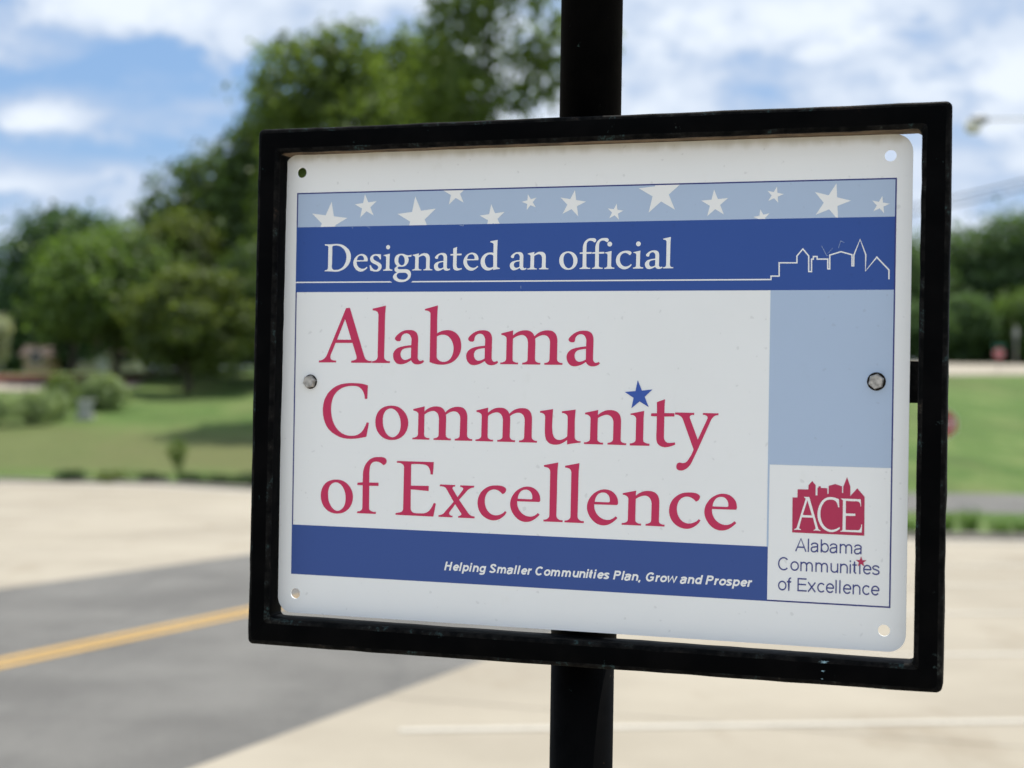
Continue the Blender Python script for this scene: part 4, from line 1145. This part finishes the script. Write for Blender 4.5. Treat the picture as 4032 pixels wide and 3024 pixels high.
def tree(label, x, y, top, low, rx, mat, count, size, seed, lobes=9, group=None, trunk_r=None, lean=0.0, name='tree', cat='tree', open_=False):
    rng = random.Random(seed)
    g = gh(x, y)
    t = tag(empty(name, (x, y, g - 0.05)), label, cat, group)
    H, lo_ = top - g, max(0.3, low - g)
    hc = H - lo_
    tr = trunk_r or 0.03 * H ** 0.9
    lob = []
    for i in range(lobes):
        f = (i + 0.5) / lobes
        ang = rng.uniform(0, 6.28)
        prof_ = math.sin(math.pi * (0.20 + 0.62 * f)) ** 0.6
        rr = rx * rng.uniform(0.40, 0.56) * (1.0 if not open_ else 0.66)
        off = max(0, rx * prof_ - rr) * (rng.uniform(0.15, 1.1) if open_ else rng.uniform(0.75, 1.0))
        zz = lo_ + rr * 0.6 + (hc - rr * 1.3) * f
        lob.append(((off * math.cos(ang) + lean * f, off * math.sin(ang), zz), (rr, rr, rr * rng.uniform(0.62, 0.85))))
    lob.append(((lean, 0, H - rx * 0.40), (rx * 0.38, rx * 0.38, rx * 0.40)))
    if not open_:
        lob.append(((0, 0, lo_ + hc * 0.5), (rx * 0.62, rx * 0.62, hc * 0.42)))
    mb = MB()
    hub = lo_ + hc * 0.25
    mb.tube([(0, 0, 0), (0.02 * H, 0, lo_ * 0.5), (0, 0, hub), (lean * 0.6, 0, H * 0.8)], [tr * 1.25, tr, tr * 0.8, tr * 0.2], n=9)
    tk = mb.build('trunk', M_BARK, t, smooth=True)
    for c, r in lob[:-1][:7]:
        m2 = MB()
        c = Vector(c)
        st = Vector((0, 0, lo_ * 0.7 + (c.z - lo_ * 0.7) * 0.25))
        m2.tube([st, st.lerp(c, 0.5) + Vector((0, 0, 0.2)), c], [tr * 0.5, tr * 0.3, tr * 0.1], n=6)
        m2.build('limb', M_BARK, tk, smooth=True)
    quads_obj('crown', leaf_cloud(lob, count, size, seed), mat, t)
    return t


LM = M_LEAF
GL = 'trees on the lawn left of the sign'
tree('tall blue-green tree at the far left, rounded, standing behind the others', -34.0, 118, 15.0, 3.8, 7.6, LM['blue'], 14000, 0.55, 21, 12, GL)
tree('bright mid-green rounded tree in front of the tall blue-green one', -24.9, 96, 11.4, 3.7, 6.3, LM['mid'], 14000, 0.45, 22, 12, GL)
tree('low olive-green tree with open crown on the crest of the lawn', -18.2, 86, 8.4, 2.3, 5.0, LM['olive'], 9500, 0.36, 23, 13, GL, open_=True)
tree('olive-green tree filling in between the crest and the frame', -14.8, 92, 10.6, 2.6, 4.2, LM['deep'], 9000, 0.40, 29, 12, GL)
tree('mid-green tree behind the olive tree, stepping up to the right', -21.5, 98, 12.8, 2.6, 4.6, LM['olive'], 9500, 0.42, 30, 12, GL)
tree('dark tall tree stepping up behind the low olive tree', -20.9, 106, 18.2, 2.6, 6.6, LM['deep'], 14000, 0.5, 24, 12, GL)
tree('slim dark tree close against the left side of the sign', -15.9, 98, 20.0, 2.6, 4.2, LM['deep'], 12000, 0.45, 25, 10, GL)
tree('large full summer tree just above the top left corner of the sign', -8.2, 70, 18.5, 2.6, 5.6, LM['big'], 19000, 0.38, 26, 14, GL, trunk_r=0.32)
tree('airy tall tree with sky showing through, beside the black pipe', -1.2, 60, 22.0, 5.5, 5.4, LM['big'], 14500, 0.32, 27, 40, GL, trunk_r=0.26, open_=True)
tree('full summer tree between the large one and the airy one', -5.2, 75, 19.4, 3.2, 5.4, LM['big'], 15000, 0.38, 28, 13, GL, trunk_r=0.28)
GB = 'trees far behind the left lawn'
tree('grey-green distant tree at the left edge of the view', -50.5, 150, 10.8, 1.7, 5.0, LM['far'], 5000, 0.7, 31, 9, GB)
tree('distant tree behind the gap right of the tall blue-green tree', -36.5, 152, 13.0, 1.7, 5.5, LM['far'], 5000, 0.7, 32, 9, GB)
tree('distant dark tree behind the crest beside the sign', -26.0, 148, 13.4, 2.1, 5.0, LM['dark'], 5000, 0.7, 33, 9, GB)
tree('distant dark tree hidden low behind the olive tree', -19.0, 142, 11.5, 2.5, 5.0, LM['dark'], 5000, 0.7, 34, 9, GB)
tree('cream blossoming small tree at the left edge of the view', -33.6, 100, 6.1, 2.2, 1.35, LM['pale'], 1800, 0.25, 35, 6, None, name='blossom_tree')
tree('far dark tree between the peach house and the cream house', -44.0, 156, 9.5, 2.2, 6.0, LM['dark'], 6000, 0.7, 36, 9, GB)
tree('far dark tree directly behind the peach house', -52.0, 160, 9.5, 2.2, 6.5, LM['dark'], 6000, 0.7, 37, 9, GB)
tree('far green tree closing the gap behind the cream house', -30.5, 160, 9.5, 2.6, 6.5, LM['far'], 6000, 0.7, 38, 9, GB)
GR = 'trees of the wood right of the sign'
tree('dark tree of the right wood, half hidden by the frame', 39.0, 160, 18.6, 4.6, 8.2, LM['far'], 11000, 0.62, 41, 10, GR)
tree('broad dark tree of the right wood with a level top', 47.5, 166, 19.9, 4.6, 8.6, LM['far'], 11000, 0.62, 42, 10, GR)
tree('tallest dark tree of the right wood, domed', 53.0, 162, 21.4, 4.6, 7.6, LM['far'], 11000, 0.62, 43, 10, GR)
tree('dark tree of the right wood at the right edge of the view', 59.5, 165, 20.4, 4.6, 8.2, LM['far'], 11000, 0.62, 44, 10, GR)
tree('outermost tree of the right wood, beyond the street lamp', 66, 160, 20.0, 4.6, 6.8, LM['blue'], 5000, 0.66, 48, 9, GR)
tree('light green lower tree behind the far red stop sign', 42.8, 146, 11.4, 4.4, 4.3, LM['far'], 6500, 0.45, 45, 8, GR)
tree('light green lower tree right of the far stop sign', 48.6, 146, 12.0, 4.4, 4.5, LM['mid'], 5000, 0.45, 46, 8, GR)
tree('small green tree low beside the frame in the right wood', 37.9, 143, 10.4, 4.4, 4.1, LM['far'], 4500, 0.45, 47, 8, GR)
tree('dark tree of the right wood directly behind the sign', 32.0, 158, 17.0, 4.4, 6.8, LM['blue'], 4500, 0.66, 49, 9, GR)
tree('dark understorey tree filling the foot of the right wood', 44.5, 152, 9.5, 4.4, 7.4, LM['dark'], 6000, 0.6, 50, 8, GR)
tree('dark understorey tree at the right foot of the wood', 55.0, 152, 10.0, 4.4, 7.4, LM['dark'], 6000, 0.6, 51, 8, GR)


def shrub(label, x, y, r, h, mat, count, size, seed, group, name='shrub', cat='shrub'):
    rng = random.Random(seed)
    g = gh(x, y)
    t = tag(empty(name, (x, y, g)), label, cat, group)
    lob = [((rng.uniform(-.45, .45) * r, rng.uniform(-.4, .4) * r, h * rng.uniform(.38, .62)), (r * .62, r * .55, h * .42)) for _ in range(5)]
    quads_obj('foliage', leaf_cloud(lob, count, size, seed), mat, t)
    mb = MB()
    for k in range(4):
        a = k * 1.6 + seed
        mb.tube([(0.05 * math.cos(a), 0.05 * math.sin(a), -0.03), (r * .3 * math.cos(a), r * .3 * math.sin(a), h * .6)], [0.02, 0.008], n=5)
    mb.build('stem', M_BARK, t)
    return t


GS = 'pale shrubs beside the lawn'
shrub('sage green shrub cut by the left edge of the view', -22.2, 66.0, 1.35, 1.5, LM['sage'], 1500, 0.16, 61, GS)
shrub('sage green shrub second from the left edge', -21.0, 67.4, 1.0, 1.45, LM['sage'], 1500, 0.16, 62, GS)
shrub('taller yellow-green shrub in the middle of the pale row', -20.9, 71.5, 1.1, 1.9, LM['lime'], 1500, 0.16, 63, GS)
shrub('sage green shrub left of the pale stone pillar', -20.9, 69.6, 0.95, 1.35, LM['sage'], 1500, 0.16, 64, GS)
shrub('round grey-green shrub right of the pale stone pillar', -19.6, 74.5, 1.55, 1.75, LM['sage'], 2200, 0.18, 65, GS)
shrub('small dark shrub behind the pale stone pillar', -20.6, 75.5, 1.0, 1.5, LM['dark'], 1200, 0.18, 66, GS)
GK = 'low dark shrubs along the kerb of the left lawn'
for i, (x, y, s, w_) in enumerate([(-13.4, 46.9, .42, 'leftmost of the low dark shrubs above the kerb'), (-12.1, 46.8, .42, 'second low dark shrub above the kerb from the left'),
                                   (-10.9, 46.8, .38, 'low dark shrub left of the yellow-green sapling'), (-9.5, 46.0, .42, 'low dark shrub right of the yellow-green sapling'),
                                   (-8.6, 45.3, .45, 'low dark shrub second from the sign above the kerb'), (-7.6, 44.6, .5, 'low dark shrub above the kerb against the sign frame')]):
    shrub(w_, x, y, s * 1.35, s, LM['dark'] if i != 1 else LM['olive'], 700, 0.09, 70 + i, GK)
t = tag(empty('sapling', (-10.55, 48.6, gh(-10.55, 48.6))), 'thin yellow-green sapling on the lawn above the kerb', 'sapling')
mb = MB()
mb.tube([(0, 0, -.05), (0.03, 0, .8), (0, 0, 1.3)], [0.02, 0.014, 0.006], n=6)
mb.build('stem', M_BARK, t)
quads_obj('foliage', leaf_cloud([((0, 0, 1.0), (0.30, 0.30, 0.42)), ((0.08, 0, 0.55), (0.16, 0.16, 0.4))], 700, 0.09, 91), LM['lime'], t)


def clump_mesh(seed, h=0.42, n_=170):
    rng = np.random.default_rng(seed)
    v, f = [], []
    for k in range(n_):
        a = rng.uniform(0, 6.28)
        r0 = rng.uniform(0, 0.16)
        out = rng.uniform(0.1, 0.42)
        hh = h * rng.uniform(0.6, 1.1)
        bx, by = r0 * math.cos(a), r0 * math.sin(a)
        px, py = -math.sin(a) * 0.008, math.cos(a) * 0.008
        b = len(v)
        for s, q in ((0, 0), (0.5, 0.75), (0.85, 1.0), (1.0, 0.82)):
            cx_, cy2, cz_ = bx + out * s * s * math.cos(a), by + out * s * s * math.sin(a), hh * q
            wd = 1.0 - 0.85 * s
            v += [(cx_ - px * wd, cy2 - py * wd, cz_), (cx_ + px * wd, cy2 + py * wd, cz_)]
        for s in range(3):
            f.append((b + 2 * s, b + 2 * s + 1, b + 2 * s + 3, b + 2 * s + 2))
    return v, f


M_BLADE = mat_leaf('blade_leaves', (0.05, 0.10, 0.02), (0.14, 0.24, 0.06), 0.35)
wheres = ['grass clump at the left end of the verge', 'grass clump behind the sign, second on the verge', 'grass clump showing in the slit right of the plate',
          'grass clump just right of the frame on the verge', 'grass clump second right of the frame on the verge', 'grass clump third right of the frame on the verge',
          'grass clump fourth right of the frame on the verge', 'grass clump at the right edge of the view', 'grass clump just beyond the right edge of the view']
cm = []
for s in range(3):
    v, f = clump_mesh(100 + s, 0.46)
    me = bpy.data.meshes.new('grass_clump')
    me.from_pydata(v, [], f)
    me.materials.append(M_BLADE)
    cm.append(me)
for i, (wx, lab) in enumerate(zip((5.7, 6.4, 7.02, 7.72, 8.22, 8.68, 9.12, 9.66, 10.3), wheres)):
    o = bpy.data.objects.new('grass_clump', cm[i % 3])
    o.location = (wx, 27.35 + 0.2 * math.sin(i * 2.1), gh(wx, 27.35) + 0.02)
    o.rotation_euler = (0, 0, i * 1.3)
    o.scale = (1.0 + 0.15 * math.sin(i), 1.0, 0.9 + 0.15 * math.cos(i * 1.7))
    COL.objects.link(o)
    tag(o, lab, 'grass clump', 'grass clumps on the verge')

# ------------------------------------------------------------------ street furniture
M_RED_S = plain('stop_red', (0.48, 0.018, 0.022), 0.45, 0.5)
M_WH_S = plain('sheeting_white', (0.72, 0.72, 0.72), 0.5, 0.5)
M_GAL = plain('galvanised_post', (0.26, 0.26, 0.25), 0.5, 0.5, 0.4)
M_GRN = plain('street_name_green', (0.03, 0.16, 0.11), 0.5, 0.5)


def stop_sign(x, y, zc, size, label, yaw, blade=False):
    g = gh(x, y)
    t = tag(empty('stop_sign', (x, y, g), yaw), label, 'sign')
    mb = MB()
    mb.tube([(0, 0.03, -0.1), (0, 0.03, zc - g + size * 0.62)], 0.03, n=10)
    mb.build('post', M_GAL, t, smooth=True)

    def octo(r, y0, y1, mat, nm, par):
        v = [(r * math.cos(math.radians(22.5 + 45 * k)), yy, r * math.sin(math.radians(22.5 + 45 * k)) + zc - g) for yy in (y0, y1) for k in range(8)]
        f = [tuple(range(8)), tuple(range(15, 7, -1))] + [(k, k + 8, (k + 1) % 8 + 8, (k + 1) % 8) for k in range(8)]
        return mesh_obj(nm, v, f, mat, par)
    R_ = size / 2 / math.cos(math.radians(22.5))
    pn = octo(R_, -0.006, -0.003, M_WH_S, 'white_rim', t)
    rd = octo(R_ * 0.93, -0.010, -0.007, M_RED_S, 'red_face', t)
    cu = bpy.data.curves.new('type', 'FONT')
    cu.body = 'STOP'
    cu.offset = 0.02
    ob = bpy.data.objects.new('type', cu)
    COL.objects.link(ob)
    dg = bpy.context.evaluated_depsgraph_get()
    me = ob.evaluated_get(dg).to_mesh()
    vv = [tuple(v.co) for v in me.vertices]
    fc = [tuple(p.vertices) for p in me.polygons]
    ob.evaluated_get(dg).to_mesh_clear()
    bpy.data.objects.remove(ob)
    xa, xb = min(v[0] for v in vv), max(v[0] for v in vv)
    za, zb = min(v[1] for v in vv), max(v[1] for v in vv)
    out = [((v[0] - (xa + xb) / 2) / (xb - xa) * size * 0.74, -0.012, (v[1] - (za + zb) / 2) / (zb - za) * size * 0.33 + zc - g) for v in vv]
    mesh_obj('lettering', out, orient(out, fc, Vector((0, -1, 0))), M_WH_S, rd)
    if blade:
        mb = MB()
        mb.box(-0.45, 0.45, 0.02, 0.03, zc - g + size * 0.62, zc - g + size * 0.62 + 0.2)
        mb.build('street_name_blade', M_GRN, t)
    return t


stop_sign(10.20, 36.3, 1.03, 0.64, 'red stop sign at the cross street, mostly hidden by the right side of the frame', -0.12)
stop_sign(37.35, 118.0, 4.87, 0.80, 'small far red stop sign before the wood on the right', -0.25, blade=True)

# street lamp at the right, its pole outside the view
gl = gh(19.2, 45)
t = tag(empty('street_lamp', (19.0, 45, gl)), 'pale cobra-head street lamp reaching in from the right', 'street lamp')
mb = MB()
mb.tube([(0, 0, 0), (0, 0, 5), (0, 0, 11.1)], [0.11, 0.09, 0.07], n=12)
mb.build('pole', M_GAL, t, smooth=True)
mb = MB()
mb.tube([(0, 0, 10.6), (-1.5, 0, 11.15), (-3.5, 0, 11.2), (-5.2, 0, 11.15)], [0.05, 0.045, 0.04, 0.035], n=10)
mb.build('arm', M_WH_S, t, smooth=True)
mb = MB()
mb.ball((-5.45, 0, 11.13), 0.30, 0.42, 16, 8)
mb.build('lamp_head', M_GAL, t, smooth=True)
mb = MB()
mb.ball((-5.62, 0, 10.93), 0.24, 0.95, 14, 8)
mb.build('lamp_lens', plain('lamp_glass', (0.72, 0.70, 0.58), 0.25, 0.5), t, smooth=True)

# utility poles and their lines
M_POLE = plain('weathered_pole', (0.16, 0.13, 0.10), 0.85, 0.2, var=0.3)
M_WIRE = plain('weathered_cable', (0.035, 0.042, 0.045), 0.6, 0.3)
pole_tops = [(9.6, 60.0), (36.0, 60.0)]
for (px_, py_), lab in zip(pole_tops, ('wooden utility pole hidden behind the sign', 'wooden utility pole outside the view to the right')):
    g = gh(px_, py_)
    t = tag(empty('utility_pole', (px_, py_, g)), lab, 'utility pole')
    ht = (7.55 if px_ < 20 else 15.4) - g
    mb = MB()
    mb.tube([(0, 0, -0.3), (0, 0, ht + 0.4)], [0.16, 0.11], n=12)
    mb.build('pole', M_POLE, t, smooth=True)
    mb = MB()
    mb.box(-0.06, 0.06, -0.9, 0.9, ht - 0.06, ht + 0.06)
    mb.build('crossarm', M_POLE, t)
for k, (dy, dz, lab) in enumerate(((-0.8, 0.0, 'lower dark power line crossing the sky at the right'), (0.8, 0.42, 'upper dark power line crossing the sky at the right'))):
    a = Vector((9.6, 60 + dy, 7.55 + dz))
    b = Vector((36.0, 60 + dy, 15.4 + dz))
    pts = []
    for i in range(25):
        s = i / 24
        p = a.lerp(b, s)
        p.z -= 0.9 * 4 * s * (1 - s)
        pts.append(p)
    mb = MB()
    mb.tube(pts, 0.036, n=6)
    tag(mb.build('power_line', M_WIRE, None, smooth=True), lab, 'power line', 'power lines')
gp = gh(44.2, 135)
t = tag(empty('far_pole', (44.2, 135, gp)), 'grey far pole against the wood at the right edge', 'pole')
mb = MB()
mb.tube([(0, 0, 0), (0, 0, 3.4)], [0.11, 0.09], n=10)
mb.build('shaft', plain('grey_pole', (0.20, 0.20, 0.19), 0.7), t, smooth=True)
mb = MB()
mb.box(-0.2, 0.2, -0.18, 0.18, 2.5, 3.1)
mb.build('box', plain('grey_cabinet', (0.30, 0.31, 0.28), 0.7), t)

# pale pillar among the shrubs
g = gh(-19.4, 70.0)
t = tag(empty('stone_pillar', (-19.45, 70.2, g)), 'short pale stone pillar among the sage shrubs', 'pillar')
M_STONE = plain('pale_stone', (0.42, 0.42, 0.40), 0.85, 0.2, var=0.2, scale=8.0)
for nm, (w_, z0, z1) in (('plinth', (0.36, -0.05, 0.15)), ('shaft', (0.28, 0.15, 0.78)), ('cap', (0.34, 0.78, 0.90))):
    mb = MB()
    mb.box(-w_, w_, -w_, w_, z0, z1)
    o = mb.build(nm, M_STONE, t)
    bv = o.modifiers.new('b', 'BEVEL')
    bv.width = 0.02
    bv.segments = 2

# ------------------------------------------------------------------ far buildings and vehicles
M_CREAM = plain('cream_siding', (0.60, 0.56, 0.40), 0.8, 0.2)
M_PEACH = plain('peach_brick', (0.55, 0.40, 0.28), 0.85, 0.2)
M_ROOF = plain('brown_shingle', (0.10, 0.075, 0.06), 0.9, 0.2)
M_WIN = plain('window_glass', (0.03, 0.035, 0.04), 0.15, 0.6)
M_TRIM = plain('white_trim', (0.70, 0.70, 0.68), 0.6, 0.3)


def house(label, x, y, w_, d_, h_, wall, rz=0.0, windows=3):
    g = gh(x, y)
    t = tag(empty('house', (x, y, g), rz), label, 'house', 'houses beyond the left lawn')
    mb = MB()
    mb.box(-w_ / 2, w_ / 2, -d_ / 2, d_ / 2, -0.3, h_)
    wl_ = mb.build('wall', wall, t)
    mb = MB()
    e = 0.35
    v = [(-w_ / 2 - e, -d_ / 2 - e, h_ + 0.01), (w_ / 2 + e, -d_ / 2 - e, h_ + 0.01), (w_ / 2 + e, d_ / 2 + e, h_ + 0.01), (-w_ / 2 - e, d_ / 2 + e, h_ + 0.01), (-w_ / 2 - e, 0, h_ + d_ * 0.3), (w_ / 2 + e, 0, h_ + d_ * 0.3)]
    mb.add(v, [(0, 1, 5, 4), (2, 3, 4, 5), (0, 4, 3), (1, 2, 5), (0, 3, 2, 1)])
    mb.build('roof', M_ROOF, t)
    for k in range(windows):
        xx = -w_ / 2 + w_ * (k + 0.5) / windows
        mb = MB()
        if k == windows // 2 and windows > 1:
            mb.box(xx - 0.5, xx + 0.5, -d_ / 2 - 0.04, -d_ / 2 - 0.003, 0, 2.05)
            mb.build('door', M_TRIM, t)
            continue
        mb.box(xx - 0.5, xx + 0.5, -d_ / 2 - 0.05, -d_ / 2 - 0.003, 0.95, 1.95)
        wn = mb.build('window', M_TRIM, t)
        mb = MB()
        mb.box(xx - 0.42, xx + 0.42, -d_ / 2 - 0.07, -d_ / 2 - 0.052, 1.03, 1.87)
        mb.build('pane', M_WIN, wn)
    return t


house('long low cream house showing between the trunks left of the sign', -33.6, 128, 5.4, 5.0, 1.75, M_CREAM, 0.06, 3)
house('small peach coloured house left of the cream house', -38.6, 126, 2.0, 3.0, 1.5, M_PEACH, 0.0, 1)
house('white house low behind the crest, close to the frame', -22.2, 126, 4.2, 5.0, 1.35, M_TRIM, 0.0, 3)

M_CARW = plain('white_car_paint', (0.70, 0.71, 0.72), 0.25, 0.5, var=0.03)
M_TYRE = plain('tyre_rubber', (0.02, 0.02, 0.02), 0.8, 0.2)


def car(label, x, y, rz):
    t = tag(empty('parked_car', (x, y, gh(x, y)), rz), label, 'car', 'cars parked beyond the left lawn')
    sec = [(-2.2, .35), (-2.25, .75), (-2.0, .95), (-1.35, 1.0), (-.8, 1.42), (.5, 1.45), (1.25, 1.02), (2.0, .88), (2.25, .7), (2.2, .35)]
    v, f = [], []
    for yy, ins in ((-.88, 0), (.88, 0)):
        for a, b in sec:
            k = .14 if b > 1.1 else 0
            v.append((a, yy * (1 - k), b))
    n_ = len(sec)
    f = [tuple(range(n_ - 1, -1, -1)), tuple(range(n_, 2 * n_))] + [(k, (k + 1) % n_, n_ + (k + 1) % n_, n_ + k) for k in range(n_)]
    mesh_obj('body', v, f, M_CARW, t)
    for sx in (-1.38, 1.38):
        for sy in (-.86, .86):
            mb = MB()
            mb.tube([(sx, sy - .1, .33), (sx, sy + .1, .33)], .33, n=16)
            mb.build('wheel', M_TYRE, t, smooth=True)
    for sy in (-1, 1):
        vv = [(-.75, sy * .80, 1.36), (.48, sy * .80, 1.38), (1.05, sy * .885, 1.04), (-1.15, sy * .885, 1.03)]
        mesh_obj('side_window', vv, [(0, 1, 2, 3)], M_WIN, t)
    return t


car('white parked car at the left edge beyond the red mulch', -42.0, 116.0, 0.1)

bpy.context.view_layer.update()
